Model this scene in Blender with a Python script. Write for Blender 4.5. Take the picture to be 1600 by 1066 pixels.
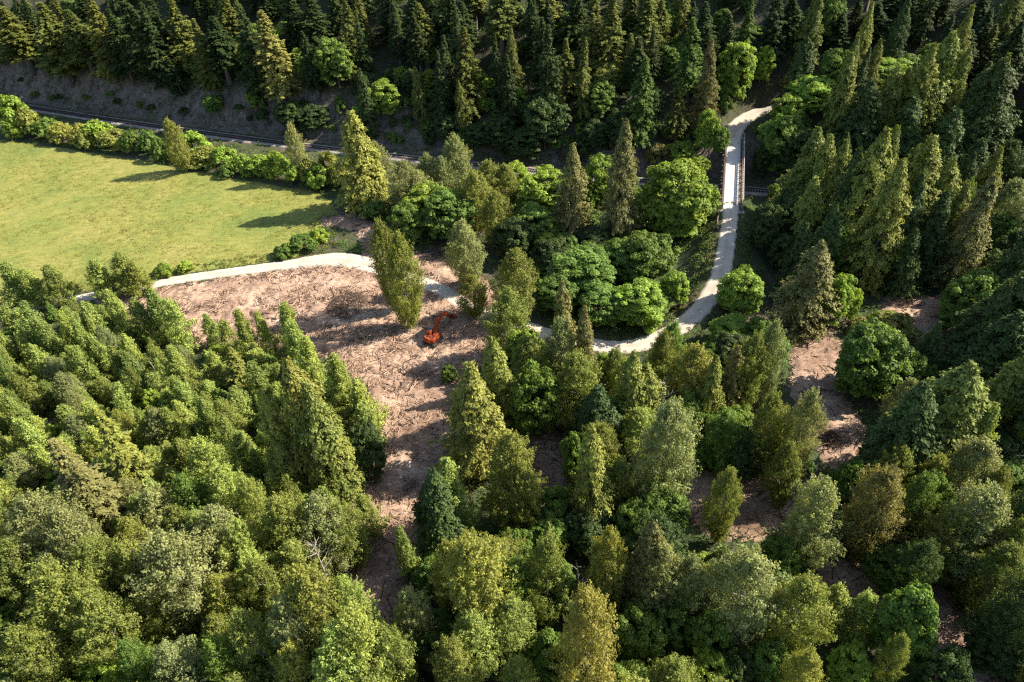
import bpy, math, random
import numpy as np
from mathutils import Vector, Matrix

# ---------------------------------------------------------------- camera, light, exposure
scene = bpy.context.scene
for _o in list(bpy.data.objects):
    bpy.data.objects.remove(_o)
PITCH, ROLL = 40.0, -3.8
cam_data = bpy.data.cameras.new("camera")
cam_data.sensor_width = 36.0
cam_data.lens = 36.0 * 1120.0 / 1600.0
cam_data.clip_end = 12000.0
cam = bpy.data.objects.new("camera", cam_data)
cam.location = (0.0, 0.0, 103.0)
cam.rotation_euler = (Matrix.Rotation(math.radians(90.0 - PITCH), 3, 'X') @ Matrix.Rotation(math.radians(ROLL), 3, 'Z')).to_euler()
scene.collection.objects.link(cam)
scene.camera = cam

SUN_EL, SUN_AZ = 38.0, 81.0          # azimuth clockwise from +Y
sun_vec = Vector((math.sin(math.radians(SUN_AZ)) * math.cos(math.radians(SUN_EL)),
                  math.cos(math.radians(SUN_AZ)) * math.cos(math.radians(SUN_EL)),
                  math.sin(math.radians(SUN_EL))))
sun_data = bpy.data.lights.new("sun", 'SUN')
sun_data.energy = 5.0
sun_data.angle = math.radians(0.5)
sun_data.color = (1.0, 0.92, 0.79)
sun = bpy.data.objects.new("sun", sun_data)
sun.rotation_euler = (-sun_vec).to_track_quat('-Z', 'Y').to_euler()
sun.location = (60, 20, 90)
scene.collection.objects.link(sun)

world = bpy.data.worlds.new("World")
scene.world = world
world.use_nodes = True
wn = world.node_tree
sky = wn.nodes.new("ShaderNodeTexSky")
sky.sky_type = 'NISHITA'
sky.sun_disc = False
sky.sun_elevation = math.radians(SUN_EL)
sky.sun_rotation = math.radians(SUN_AZ)
wn.links.new(sky.outputs[0], wn.nodes["Background"].inputs[0])
wn.nodes["Background"].inputs[1].default_value = 0.10

scene.view_settings.view_transform = 'Standard'
scene.view_settings.look = 'None'
scene.view_settings.exposure = 1.12
scene.view_settings.gamma = 1.0
scene.cycles.use_denoising = False
scene.cycles.pixel_filter_type = 'BLACKMAN_HARRIS'
scene.cycles.filter_width = 1.25
scene.cycles.max_bounces = 5
scene.cycles.diffuse_bounces = 3
scene.cycles.glossy_bounces = 2
scene.cycles.transmission_bounces = 3
scene.cycles.caustics_reflective = False
scene.cycles.caustics_refractive = False
# ---------------------------------------------------------------- terrain
def rail_y(X):
    X = np.asarray(X, float)
    return 207.4134 - 0.3678386 * X + 0.000329699 * X * X

def rail_s(X):
    return -0.3678386 + 0.000659398 * X

def sstep(x):
    x = np.clip(x, 0.0, 1.0)
    return x * x * (3 - 2 * x)

def fbm(X, Y, s=1.0):
    a = np.sin(X / (17 * s) + 1.3 * np.sin(Y / (23 * s))) * np.cos(Y / (19 * s) + 0.7)
    b = np.sin(X / (7.3 * s) + 2.1 + 1.1 * np.cos(Y / (9.1 * s))) * np.cos(Y / (6.1 * s) - X / (31 * s))
    c = np.sin(X / (2.9 * s) + Y / (3.7 * s)) * np.cos(Y / (2.3 * s) - X / (4.1 * s) + 0.4)
    return 0.6 * a + 0.3 * b + 0.12 * c

# centre line of the gravel road: x, y, height, half width
ROAD_SOUTH = [(-135.4, 144.9, 0.0, 2.0), (-123.6, 146.7, 0.0, 2.0), (-118.2, 148.8, 0.0, 2.0), (-109.2, 150.5, 0.0, 2.0), (-100.5, 153.1, 0.0, 2.0), (-92.9, 154.7, 0.0, 2.0), (-85.1, 156.4, 0.0, 2.0), (-75.5, 157.9, 0.0, 2.1), (-65.8, 159.1, 0.0, 2.2), (-57.5, 160.0, 0.0, 2.4), (-50.1, 160.9, 0.0, 3.3), (-43.2, 160.4, 0.0, 3.8), (-36.1, 157.4, 0.0, 3.2), (-28.2, 151.8, 0.0, 2.7), (-21.4, 147.7, 0.0, 2.5), (-15.6, 143.0, 0.0, 2.3), (-9.3, 135.8, 0.0, 2.2), (-2.6, 131.1, 0.0, 2.2), (3.1, 127.7, 0.0, 2.2), (7.3, 124.7, 0.0, 2.2), (14.2, 121.1, 0.0, 2.2), (20.9, 118.6, 0.0, 2.3), (25.8, 118.2, 0.1, 2.3), (30.9, 119.4, 0.3, 2.4), (37.2, 122.6, 0.8, 2.4), (43.4, 127.9, 1.6, 2.4), (47.3, 132.8, 2.6, 2.4), (50.6, 138.5, 3.8, 2.3), (53.0, 144.7, 5.0, 2.2), (55.9, 152.9, 6.1, 2.1), (58.7, 161.2, 7.0, 2.0)]
ROAD_NORTH = [(71.1, 202.4, 7.0, 2.0), (73.7, 209.7, 7.1, 2.9), (78.4, 215.6, 7.4, 2.9), (83.2, 218.5, 8.0, 2.6), (87.1, 218.4, 8.8, 2.4), (91.3, 219.4, 9.8, 2.2), (96.3, 219.7, 11.0, 2.1), (114.3, 222.7, 13.5, 2.1), (141.3, 221.7, 17, 2.1)]

def smooth_line(P, n=7):
    P = np.array(P, float)
    Q = np.vstack([2 * P[0] - P[1], P, 2 * P[-1] - P[-2]])
    out = []
    for i in range(1, len(Q) - 2):
        for k in range(n):
            t = k / n
            a, b, c, d = Q[i - 1], Q[i], Q[i + 1], Q[i + 2]
            out.append(0.5 * (2 * b + (c - a) * t + (2 * a - 5 * b + 4 * c - d) * t * t + (3 * b - a - 3 * c + d) * t ** 3))
    out.append(P[-1])
    return np.array(out)

RS, RN = smooth_line(ROAD_SOUTH), smooth_line(ROAD_NORTH)

def road_clamp(Z, X, Y, L, up, dn):
    sh = X.shape
    x, y, z = X.ravel(), Y.ravel(), Z.ravel().copy()
    m = (x > L[:, 0].min() - 40) & (x < L[:, 0].max() + 40) & (y > L[:, 1].min() - 40) & (y < L[:, 1].max() + 40)
    idx = np.nonzero(m)[0]
    if len(idx):
        best = np.full(len(idx), 1e9); hh = np.zeros(len(idx))
        for i in range(len(L) - 1):
            a, b = L[i], L[i + 1]
            ab = b[:2] - a[:2]; q = max((ab ** 2).sum(), 1e-9)
            t = np.clip(((x[idx] - a[0]) * ab[0] + (y[idx] - a[1]) * ab[1]) / q, 0, 1)
            d = np.hypot(x[idx] - a[0] - t * ab[0], y[idx] - a[1] - t * ab[1])
            k = d < best
            best[k] = d[k]; hh[k] = (a[2] + t * (b[2] - a[2]))[k]
        e = np.maximum(best - 3.4, 0)
        z[idx] = np.clip(z[idx], hh - dn * e, hh + up * e)
    return z.reshape(sh)

def ground_z(X, Y):
    X = np.atleast_1d(np.asarray(X, float)); Y = np.atleast_1d(np.asarray(Y, float))
    d = (Y - rail_y(X)) * 0.95
    bankh = 8.0 + 3.0 * sstep((-X + 20) / 120) + 1.5 * np.sin(X / 14.0) + 0.8 * np.sin(X / 5.1 + 1)
    hill = bankh * sstep((d - 5.0) / 15.0) + 0.46 * np.maximum(d - 16, 0) ** 1.0
    hill = np.where(d > 5, hill + sstep((d - 8) / 20) * 2.2 * fbm(X, Y), 0.0)
    hill = 210 * (1 - np.exp(-hill / 210))
    vary = 0.5 * fbm(X + 40, Y, 1.6)
    flat = sstep((X + 15) / 30) * sstep((-d - 8) / 10)
    Z = hill + vary * flat
    Z = road_clamp(Z, X, Y, RS, 0.8, 0.62)
    Z = road_clamp(Z, X, Y, RN, 0.95, 0.62)
    lim = np.maximum(np.abs(d) - 4.0, 0) * 1.0
    return np.where((d > -40), np.minimum(Z, lim), Z)
# ---------------------------------------------------------------- where each tree stands
GROUPS = {'alders': 'trees in the young wood at the left',
 'bank': 'shrubs on the bank above the railway',
 'centre': 'trees around the clearing',
 'east': 'trees in the stand right of the bridge',
 'hedge': 'shrubs in the row between meadow and railway',
 'hill': 'trees on the hillside above the railway',
 'meadow': 'trees between the meadow and the bridge',
 'southeast': 'trees in the thinned woods at the lower right',
 'southwest': 'trees in the tall woods at the lower left',
 'verge': 'shrubs and trees along the western road'}
FIELD = [(-259.2, 279.5), (-199.7, 262.4), (-182.6, 257.0), (-165.2, 249.9), (-142.8, 240.3), (-121.6, 231.2), (-101.1, 220.6), (-81.8, 210.7), (-68.4, 205.0), (-57.7, 200.7), (-50.6, 192.9), (-47.6, 185.0), (-51.4, 180.1), (-50.3, 169.7), (-54.8, 163.3), (-66.4, 161.6), (-82.7, 159.3), (-93.7, 156.2), (-106.0, 154.5), (-128.4, 149.9), (-169.6, 148.5)]
CLEARING = [(-103.7, 148.8), (-93.0, 152.8), (-65.2, 156.7), (-45.6, 159.1), (-37.5, 161.8), (-40.8, 175.2), (-52.3, 179.5), (-52.0, 183.7), (-42.1, 186.1), (-25.6, 161.9), (-15.3, 159.2), (-8.6, 152.4), (-0.9, 137.9), (0.1, 125.7), (-5.1, 117.4), (-9.3, 111.7), (-9.3, 100.4), (-11.1, 88.9), (-15.5, 79.0), (-17.9, 72.6), (-18.1, 65.3), (-19.7, 59.8), (-22.3, 54.7), (-27.5, 54.1), (-29.7, 59.4), (-29.1, 66.1), (-28.4, 73.4), (-31.0, 80.3), (-28.3, 87.3), (-28.5, 100.4), (-33.1, 112.0), (-39.9, 120.9), (-45.7, 121.5), (-55.1, 125.7), (-73.5, 128.7), (-84.3, 134.5)]
PATCHES = [[(-1.7, 98.0), (5.4, 99.2), (10.0, 95.3), (9.1, 81.2), (5.8, 76.0), (-1.9, 78.0)], [(25.8, 81.1), (33.1, 82.8), (43.2, 81.9), (47.4, 77.2), (44.4, 70.1), (37.7, 67.4), (29.6, 68.7), (26.5, 74.1)], [(60.3, 118.1), (69.1, 121.7), (70.6, 113.7), (65.3, 100.4), (65.2, 91.7), (63.1, 85.4), (56.3, 80.0), (53.5, 86.3), (54.5, 94.4), (55.3, 103.2)], [(83.5, 127.5), (90.5, 129.3), (103.0, 127.8), (103.0, 119.5), (96.2, 107.1), (88.8, 102.0), (85.1, 106.3), (84.8, 118.5), (81.5, 121.6)], [(45.8, 63.8), (58.2, 61.7), (63.8, 56.8), (63.6, 52.6), (67.5, 49.4), (62.6, 40.7), (54.3, 41.3), (57.2, 51.1), (52.6, 53.5), (44.8, 58.2)]]
ZONES = ['hill', 'east', 'southeast', 'centre', 'meadow', 'hedge', 'verge', 'alders', 'southwest', 'bank']
WHERE = {'hill': 'on the shaded hillside', 'bank': 'on the bank', 'east': 'in the dark stand', 'southeast': 'among the thinned woods', 'centre': 'near the clearing', 'meadow': 'beyond the clearing', 'hedge': 'in the meadow hedge', 'verge': 'by the western road', 'alders': 'in the young wood', 'southwest': 'in the tall woods'}
TINTWORD = {'o': 'olive', 'd': 'dark green', 'k': 'gold-tinged', 'K': 'golden', 'g': 'green', 'y': 'bright green', 'b': 'brownish', 's': 'grey-green'}
NOUN = {'F': 'fir', 'T': 'bare-trunked pine', 'C': 'cedar', 'P': 'cottonwood', 'A': 'alder', 'M': 'maple', 'B': 'shrub'}
SIDE = ['right of', 'left of', 'below', 'above']
LANDMARK = ['the golden hillside conifer', 'the meadow corner cedar', 'the bridge', 'the excavator', 'the lone clearing cottonwood', 'the road bend', 'the broad brown cedar', 'the tracked dirt patch', 'the huge dark cedar', 'the olive fir', 'the golden strip cedar', 'the leaning cottonwood', 'the tallest upper-right peak', 'the golden-topped cottonwood', 'the bleached dead tree', 'the silver-green cottonwood', 'the meadow', 'the top left corner', 'the top right corner', 'the bottom left corner', 'the bottom right corner', 'the top centre']
RANK = ['', 'nearest ', 'second ', 'third ', 'fourth ', 'fifth ', 'sixth ', 'seventh ', 'eighth ', 'ninth ', 'tenth ', 'eleventh ', 'twelfth ', 'thirteenth ', 'fourteenth ', 'fifteenth ', 'sixteenth ', 'seventeenth ', 'eighteenth ', 'nineteenth ', 'twentieth ', 'twenty-first ', 'twenty-second ', 'twenty-third ', 'twenty-fourth ', 'twenty-fifth ', 'twenty-sixth ', 'twenty-seventh ', 'twenty-eighth ', 'twenty-ninth ', 'thirtieth ', 'thirty-first ', 'thirty-second ', 'thirty-third ', 'thirty-fourth ', 'thirty-fifth ', 'thirty-sixth ', 'thirty-seventh ', 'thirty-eighth ', 'thirty-ninth ', 'fortieth ', 'forty-first ', 'forty-second ', 'forty-third ', 'forty-fourth ', 'outermost ']
# kind and tint, zone, x, y, height, crown radius, then rank/side/landmark of its label or the label itself
TREES = """
Fo,0,-188.4,304.8,25.2,8.6,0,2,17
Fd,0,-182.0,308.2,21.7,4.9,2,0,17
Fo,0,-168.1,292.4,30.3,9.5,2,0,17
Fo,0,-156.4,289.4,24.3,6.4,5,0,17
Fk,0,-145.7,284.5,30.1,7.8,0,0,17
Fd,0,-138.4,281.2,26.6,6.3,7,0,17
Fd,0,-128.4,276.3,32.8,7.6,13,1,0
Fd,0,-123.1,274.1,30.0,7.0,10,1,0
Fo,0,-114.4,279.1,24.8,7.6,3,1,0
Fo,0,-103.6,267.7,24.7,5.5,2,1,0
Fd,0,-96.8,266.3,23.1,6.0,3,1,0
Fo,0,-94.2,275.1,22.7,7.2,1,1,0
Fd,0,-82.5,257.6,30.6,6.9,1,1,0
Fd,0,-121.8,280.3,22.3,6.2,9,1,0
Mg,0,-114.6,277.5,9.9,3.0,3,1,0
Mg,0,-102.9,260.6,5.9,4.2,round green bush halfway up the grey railway bank; left half of the hillside
FK,0,-74.9,253.0,30.2,7.9,golden sunlit conifer standing out on the hillside left of centre
My,0,-69.5,263.9,6.8,2.7,0,0,0
Fd,0,-70.1,273.0,18.6,7.1,2,3,0
Fd,0,-62.7,270.1,18.9,6.8,2,0,0
Mg,0,-53.9,249.9,16.5,6.0,2,0,0
Fo,0,-48.0,262.2,20.5,5.3,2,0,0
Fo,0,-45.0,267.5,14.5,3.5,3,0,0
Md,0,-70.2,244.2,9.4,6.6,0,2,0
Md,0,-63.2,241.2,8.9,5.1,1,3,1
My,0,-38.3,238.9,11.0,6.4,bright green leafy maple in a sun patch low on the hillside
My,0,-31.8,248.4,5.8,2.6,1,3,1
My,0,-22.3,243.7,7.1,3.4,2,3,1
Md,0,-27.5,241.4,9.6,3.4,3,3,1
Fd,0,-35.1,268.8,16.6,6.5,9,1,21
Fd,0,-26.7,262.1,19.6,5.9,5,1,21
To,0,-22.9,253.6,21.5,4.1,3,1,21
To,0,-14.5,262.4,22.1,4.7,2,1,21
To,0,-5.6,261.8,23.0,4.6,1,1,21
To,0,2.5,243.9,28.9,5.3,0,2,21
Fo,0,-8.9,230.4,28.1,6.6,conifer with yellow lit drooping boughs above the railway; centre of the hillside
Mg,0,-15.6,243.7,5.4,3.5,2,2,21
My,0,-2.3,236.5,5.4,2.7,0,2,21
Mg,0,4.6,242.0,6.9,3.6,1,2,21
Md,0,-15.8,224.9,8.8,5.3,1,0,1
Md,0,0.6,216.5,10.9,6.0,4,2,21
Md,0,14.5,212.8,17.6,7.1,3,2,21
Md,0,8.3,211.6,10.4,5.5,5,2,21
Md,0,-6.6,220.2,7.4,4.8,2,0,1
Tk,0,17.6,252.1,18.2,5.0,0,0,21
Fo,0,22.0,225.0,19.5,4.1,2,2,21
Fd,0,16.8,217.6,31.7,5.6,4,2,21
Fd,0,27.6,244.2,19.3,6.0,4,0,21
Fo,0,31.0,231.9,24.5,6.7,1,0,21
Fo,0,36.2,227.7,25.2,6.6,2,0,21
Fo,0,44.8,243.6,16.3,6.0,3,0,21
Fo,0,48.2,233.7,23.6,6.3,4,0,21
Fo,0,53.3,237.9,18.3,4.7,6,0,21
Mg,0,44.6,238.2,5.8,4.2,2,0,21
Mo,0,35.4,224.5,8.9,5.3,0,0,21
Fg,0,42.3,204.9,28.9,5.4,0,1,2
Mg,0,55.2,229.6,9.4,3.9,3,3,2
Fo,0,53.6,205.2,20.1,3.9,olive conifer standing alone left of the bridge head
Fg,0,60.0,218.7,24.8,5.1,2,3,2
Fd,0,67.0,233.2,17.4,4.8,3,3,2
Cb,0,62.3,207.2,26.7,4.1,brownish slender cedar upslope and left of the bridge
Fg,0,73.4,230.8,9.3,2.9,1,3,2
Fg,0,78.9,230.2,22.9,3.6,slim tall conifer above the bright maples behind the bridge
My,0,76.1,222.9,17.5,5.9,bright green maple beside the road bend behind the bridge
My,0,85.1,227.2,12.4,3.7,2,3,2
Mg,0,32.3,215.9,10.7,4.6,3,2,21
Md,0,29.6,208.5,9.5,4.6,3,1,2
Md,0,37.8,205.9,13.7,5.1,2,1,2
My,0,61.6,200.2,13.5,3.4,1,3,2
Mg,0,65.5,197.1,8.8,2.4,1,3,2
My,0,54.3,199.4,6.6,4.1,rounded bright green shrub left of the bridge beside the rail cutting
My,0,48.4,192.4,5.6,3.2,2,1,2
My,0,58.2,193.1,6.5,3.4,1,1,2
Bg,0,58.4,204.9,3.5,2.3,0,1,2
Bb,0,48.0,201.0,6.1,3.3,0,1,2
Bd,0,24.6,206.6,8.1,3.4,0,1,2
Fd,0,73.6,228.2,19.1,4.3,1,3,2
Co,0,98.7,228.8,23.4,4.5,tall narrow olive cedar with a lit right edge; top right of the bridge
Fd,0,88.5,231.9,22.5,5.8,5,3,2
Mg,0,107.5,235.9,14.5,4.3,3,1,12
Fd,0,116.2,236.5,11.9,3.2,3,1,12
Fd,0,120.6,232.2,14.5,4.9,1,1,12
Fo,0,158.2,225.1,9.2,3.7,0,1,18
Fd,0,131.1,233.8,14.8,5.3,5,3,12
Fd,0,110.2,232.1,13.3,4.4,4,1,12
Fd,0,141.4,234.1,11.9,4.8,3,3,12
Fd,0,150.1,227.7,12.7,5.2,1,1,18
Fd,0,127.7,237.6,9.2,4.9,6,3,12
Bb,0,94.7,224.6,4.6,3.7,0,3,2
Fd,0,93.7,234.1,16.9,4.8,6,3,2
My,1,92.9,204.3,9.9,6.4,bright yellow-green maple just right of the road behind the bridge
My,1,86.0,201.1,10.7,4.8,0,3,2
Mg,1,80.7,191.1,16.4,6.2,0,0,2
Md,1,84.6,185.4,15.8,5.4,2,0,2
Md,1,75.5,189.2,10.6,2.7,1,0,2
Co,1,96.1,191.4,26.9,5.0,slim tall grey-olive cedar left of the bright rounded maple
My,1,113.9,205.7,10.1,7.5,bright yellow-green domed maple among the dark conifers right of the bridge
Co,1,109.0,190.3,21.0,5.0,3,1,12
Co,1,113.8,192.2,18.0,3.9,2,1,12
Cd,1,100.4,186.2,24.7,6.7,2,1,12
Co,1,113.7,187.6,29.4,5.4,1,1,12
Co,1,119.9,188.8,28.6,6.8,tallest peak in the group of conifers at the upper right
Co,1,124.7,188.9,24.3,3.8,1,2,12
Co,1,117.4,185.9,20.6,4.4,2,2,12
Cd,1,110.0,181.1,23.8,6.6,3,2,12
Cd,1,128.5,177.6,32.1,9.6,1,0,12
Cd,1,125.2,179.1,27.8,6.9,1,2,12
Cd,1,117.7,172.8,25.2,6.9,2,2,12
Fo,1,138.3,180.0,12.6,3.4,0,2,12
Pd,1,135.5,171.3,15.5,5.4,0,2,12
Cd,1,121.9,164.9,19.8,6.3,4,2,12
Co,1,77.5,161.7,27.3,6.0,2,0,2
Co,1,79.0,157.9,27.6,5.2,3,0,2
Co,1,81.3,153.1,27.8,4.8,2,3,6
Co,1,76.2,163.8,19.3,6.7,1,0,2
Cd,1,80.5,145.2,29.6,5.3,3,3,6
Co,1,82.2,142.4,35.2,6.4,3,3,6
Co,1,85.7,143.9,35.0,4.6,4,3,6
Ck,1,83.1,134.6,32.9,5.9,cedar with a broad gold-lit right flank at the heart of the right-hand stand
Co,1,95.9,148.3,31.1,7.5,4,2,12
Co,1,104.4,147.9,24.8,6.2,5,2,12
Cd,1,90.8,138.3,26.8,5.1,2,0,6
Cd,1,95.8,135.1,23.6,5.1,3,0,6
Cb,1,102.0,132.2,28.1,5.5,brown-tinged pointed cedar at the lower right of the dark stand
Pg,1,107.2,143.3,21.5,3.7,0,2,12
Ps,1,121.2,148.2,18.0,5.6,0,2,12
Mg,1,119.9,145.2,10.5,4.0,3,2,12
My,1,107.6,121.8,13.6,5.0,0,3,8
Mg,1,96.5,114.8,15.7,5.9,0,3,8
Cd,1,93.2,103.1,23.9,7.5,1,3,8
My,1,76.3,176.9,4.8,2.3,0,0,2
Md,1,71.3,153.3,15.5,5.1,3,0,2
Md,1,63.7,148.8,12.4,3.6,0,2,2
Mg,1,76.3,139.5,14.2,4.3,dark green leafy maple in shade behind the broad brown cedar
Md,1,67.1,143.9,9.0,3.6,1,3,6
Cb,1,62.5,119.4,23.1,6.0,broad brownish cedar right of the lower road bend
My,1,70.2,120.8,13.2,3.9,lumpy bright maple directly right of the broad brown cedar
My,1,74.2,121.8,9.2,2.2,0,0,6
My,1,52.0,127.8,10.8,4.9,bright round maple just right of the road bend
My,1,46.9,117.0,6.6,4.4,0,0,5
Mg,1,51.9,113.8,8.6,3.1,0,1,7
Mg,2,67.4,99.1,16.5,6.2,large bushy green maple right of the bare tracked dirt patch
Mg,2,74.9,99.1,11.2,3.4,5,1,8
Bo,2,81.3,115.9,5.3,5.2,0,0,7
Bb,2,75.9,117.8,3.4,2.9,0,0,7
Mg,2,79.3,98.1,7.3,2.6,4,1,8
Co,2,69.8,79.2,26.0,7.1,huge dark cedar with its right side lit; right of the clearing
Co,2,85.2,87.1,18.1,4.6,0,0,8
Cd,2,63.3,76.4,24.8,5.7,0,1,8
Cd,2,90.5,96.2,20.5,7.1,1,3,8
Cd,2,90.5,102.7,23.0,5.3,3,3,8
Cd,2,97.2,102.9,27.8,7.0,4,3,8
Cd,2,91.0,86.0,27.1,6.6,0,0,8
Cd,2,106.1,118.7,27.5,7.0,5,3,8
Pd,2,73.5,59.7,20.1,5.3,0,2,8
Pd,2,63.9,46.1,20.8,4.7,2,3,20
Cd,2,80.7,102.3,15.1,3.0,2,3,8
Ak,2,74.8,75.5,18.9,2.7,0,2,8
Ps,2,70.8,70.6,17.4,4.8,1,2,8
Pk,2,65.7,70.5,15.0,3.2,0,2,8
Pb,2,52.5,63.4,21.5,4.8,rounded brownish-grey tree below the huge dark cedar
Mg,2,63.2,66.7,13.9,3.2,2,2,8
Mg,2,53.1,72.5,11.3,3.1,0,3,11
Ps,2,42.7,63.0,21.3,4.7,pale leaning cottonwood with its dark trunk bare on the left
Ps,2,46.4,78.2,23.5,3.1,0,2,7
Po,2,43.2,73.6,16.8,3.0,0,3,11
Ps,2,46.5,96.3,22.8,3.7,pale grey-green cottonwood left of the tracked dirt patch
Po,2,42.5,95.0,21.4,3.7,0,1,7
Cb,2,39.6,93.8,19.6,3.1,0,0,5
Pk,2,33.6,98.0,17.6,4.6,0,2,5
Co,2,35.0,91.1,19.5,3.3,1,2,5
Co,2,19.7,89.9,22.8,4.4,3,2,5
Co,2,23.4,91.2,19.8,4.7,2,2,5
Cd,2,14.8,88.7,17.9,5.8,0,2,5
Ps,2,23.9,75.9,25.8,5.6,big grey-green cottonwood in the centre of the lower right woods
Po,2,31.1,67.5,19.8,2.9,small solitary olive cottonwood with bare earth on both sides
Mg,2,38.4,86.9,11.0,3.7,2,1,7
Md,2,39.3,80.7,10.9,3.5,0,1,11
Po,2,42.1,80.9,19.6,3.7,2,2,7
Co,2,11.5,71.9,24.8,3.9,olive cedar directly below the middle dirt gap
Mg,2,10.0,81.5,13.1,2.9,0,0,10
Po,2,16.0,74.5,14.1,2.8,0,3,13
Mg,2,4.8,73.3,9.7,3.2,0,2,10
Mg,2,21.6,70.7,10.9,4.6,2,3,13
Mg,2,16.8,68.8,9.9,2.7,1,3,13
Ps,2,65.9,60.3,19.9,5.8,2,2,8
Po,2,62.2,59.1,16.3,4.2,2,2,8
Po,2,66.0,53.5,16.4,4.1,1,3,20
Pd,2,56.0,55.0,15.3,3.1,0,0,11
Mg,2,53.8,58.1,9.4,3.1,0,0,11
Mg,2,38.7,60.3,9.5,3.1,2,1,11
Cb,2,17.3,57.9,22.1,3.5,spire-topped brownish cedar in the lower middle of the picture
Ps,2,19.6,55.3,19.2,3.9,1,0,13
Ps,2,22.8,53.8,18.1,3.0,2,0,13
Ps,2,28.9,51.0,22.8,5.1,large silvery cottonwood low in the picture; right of centre
Po,2,35.1,48.4,20.7,4.1,0,2,11
Mg,2,36.9,56.0,9.1,2.6,1,2,11
Ay,2,43.5,51.8,12.9,3.3,0,2,11
Ak,2,45.8,50.5,12.0,2.7,0,2,11
Mg,2,50.7,46.9,16.8,3.8,deep green maple beside the dark gap at the bottom right
Po,2,46.5,42.2,15.1,1.9,0,1,20
My,2,42.8,44.1,8.5,2.6,0,2,11
Pk,2,33.9,40.8,16.4,3.1,0,2,11
Mg,2,32.1,44.9,10.1,2.8,2,2,11
My,2,23.9,44.7,8.1,3.1,0,0,13
Po,2,17.8,41.1,14.7,3.7,1,0,13
Md,2,53.7,41.1,11.4,3.1,0,1,20
Md,2,63.3,45.0,8.9,3.7,1,3,20
Pd,2,62.5,45.9,15.3,3.9,1,3,20
Po,3,-23.2,129.8,25.9,4.4,full grey-green cottonwood left of the excavator; front one of a touching pair
Po,3,-26.9,136.8,25.4,4.1,full grey-green cottonwood left of the excavator; rear one of a touching pair
Ps,3,-9.6,144.6,19.2,4.6,slim grey-brown cottonwood above the excavator where the road passes
Po,3,-7.9,132.7,11.6,3.9,0,3,3
Po,3,1.3,129.6,19.7,5.9,feathery cottonwood with upswept twigs right of the excavator
Po,3,-0.8,116.8,18.7,5.4,0,0,3
Co,3,-2.6,96.7,23.3,4.3,0,3,10
My,3,2.9,109.0,13.8,3.9,0,3,10
Mg,3,3.3,93.9,18.9,4.5,1,0,10
My,3,6.4,97.6,10.2,2.9,2,0,10
Cb,3,10.8,107.7,26.1,3.5,rust-brown pointed cedar above the lower road bend
Cb,3,13.4,101.0,24.9,3.2,0,1,5
Ps,3,9.3,101.9,23.2,3.6,0,0,10
Po,3,6.0,100.3,16.6,3.6,2,0,10
Po,3,11.7,95.2,20.5,5.3,0,1,5
My,3,20.0,109.2,5.9,3.1,2,1,5
Ck,3,-7.7,87.0,25.7,6.4,golden broad cedar at the right edge of the cleared strip
Mg,3,-13.5,110.6,4.6,1.8,small round bush on bare earth just left of the golden cedar
Po,3,-1.9,74.1,22.2,5.1,large cottonwood below the golden cedar
Pk,3,0.3,72.1,18.7,3.2,0,2,10
Ay,3,-11.0,72.9,18.8,3.7,0,2,10
Md,3,-14.4,71.4,14.8,2.9,0,2,10
Cd,3,-13.7,69.5,21.1,4.1,dark conifer at the right edge of the cleared strip's lower part
Ak,3,-18.4,65.1,14.8,2.0,small lone yellow-green tree leaning into the lower cleared strip
Pk,3,-6.4,55.1,25.4,5.6,massive yellow-green cottonwood at the bottom centre
Pk,3,-11.4,57.5,19.6,3.7,0,0,14
Mg,3,-1.5,66.8,8.3,2.8,3,3,13
Po,3,2.6,55.5,21.3,3.7,0,3,13
Ps,3,-16.5,52.7,17.3,3.4,1,0,14
Fo,3,3.4,63.9,14.8,1.4,0,3,13
Pk,3,11.0,55.8,21.8,3.2,loose olive cottonwood between two taller ones at the bottom centre
PK,3,7.2,43.6,28.1,4.3,tall golden-topped cottonwood at the bottom edge; centre
Mg,3,4.8,58.6,9.8,3.1,1,3,13
Mg,3,14.9,50.2,10.8,3.8,1,0,13
Mg,3,20.6,51.5,9.5,3.3,2,0,13
Mg,3,2.5,48.0,9.8,3.2,0,1,13
Md,3,-12.8,47.9,12.0,2.8,0,0,14
Po,3,-1.8,43.0,15.1,3.2,1,1,13
Mg,3,25.0,49.0,11.6,2.8,3,0,13
Ck,4,-40.1,187.9,29.1,7.3,pointed gold-lit cedar at the meadow's right-hand corner
Ck,4,-37.7,187.5,22.6,5.6,0,0,1
Ps,4,-36.1,198.9,15.5,4.3,1,0,1
Ps,4,-12.6,191.9,19.3,4.6,slender silvery cottonwood poking up in front of the railway
Ps,4,-21.1,192.6,13.8,3.8,4,0,1
Ps,4,-27.0,181.4,17.3,6.0,2,0,1
Ps,4,-23.1,180.7,14.0,5.6,3,0,1
Ps,4,-16.3,188.1,14.2,3.7,5,0,1
My,4,-20.7,173.4,13.4,7.4,0,3,4
Mg,4,-25.6,166.9,11.6,4.5,1,3,4
Mg,4,-14.8,167.6,14.1,6.8,2,3,4
Po,4,-7.3,170.0,18.2,5.3,1,0,4
Po,4,-3.4,183.1,14.7,4.8,0,0,1
Pk,4,1.5,181.8,14.0,3.6,0,0,4
My,4,3.7,188.9,9.8,5.5,3,0,4
My,4,13.0,178.8,12.1,7.9,0,3,3
Mg,4,7.4,160.9,12.0,5.3,1,3,3
Po,4,-2.0,161.2,16.6,5.2,2,0,4
My,4,27.5,179.7,14.7,5.3,3,1,2
Cb,4,17.7,164.0,26.8,5.3,left one of two tall brown-olive cedars before the railway
Cb,4,29.1,159.5,33.9,5.5,right and taller one of two brown-olive cedars before the railway
My,4,43.6,160.8,20.9,9.0,biggest bright green maple; left of the bridge's near end
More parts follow.
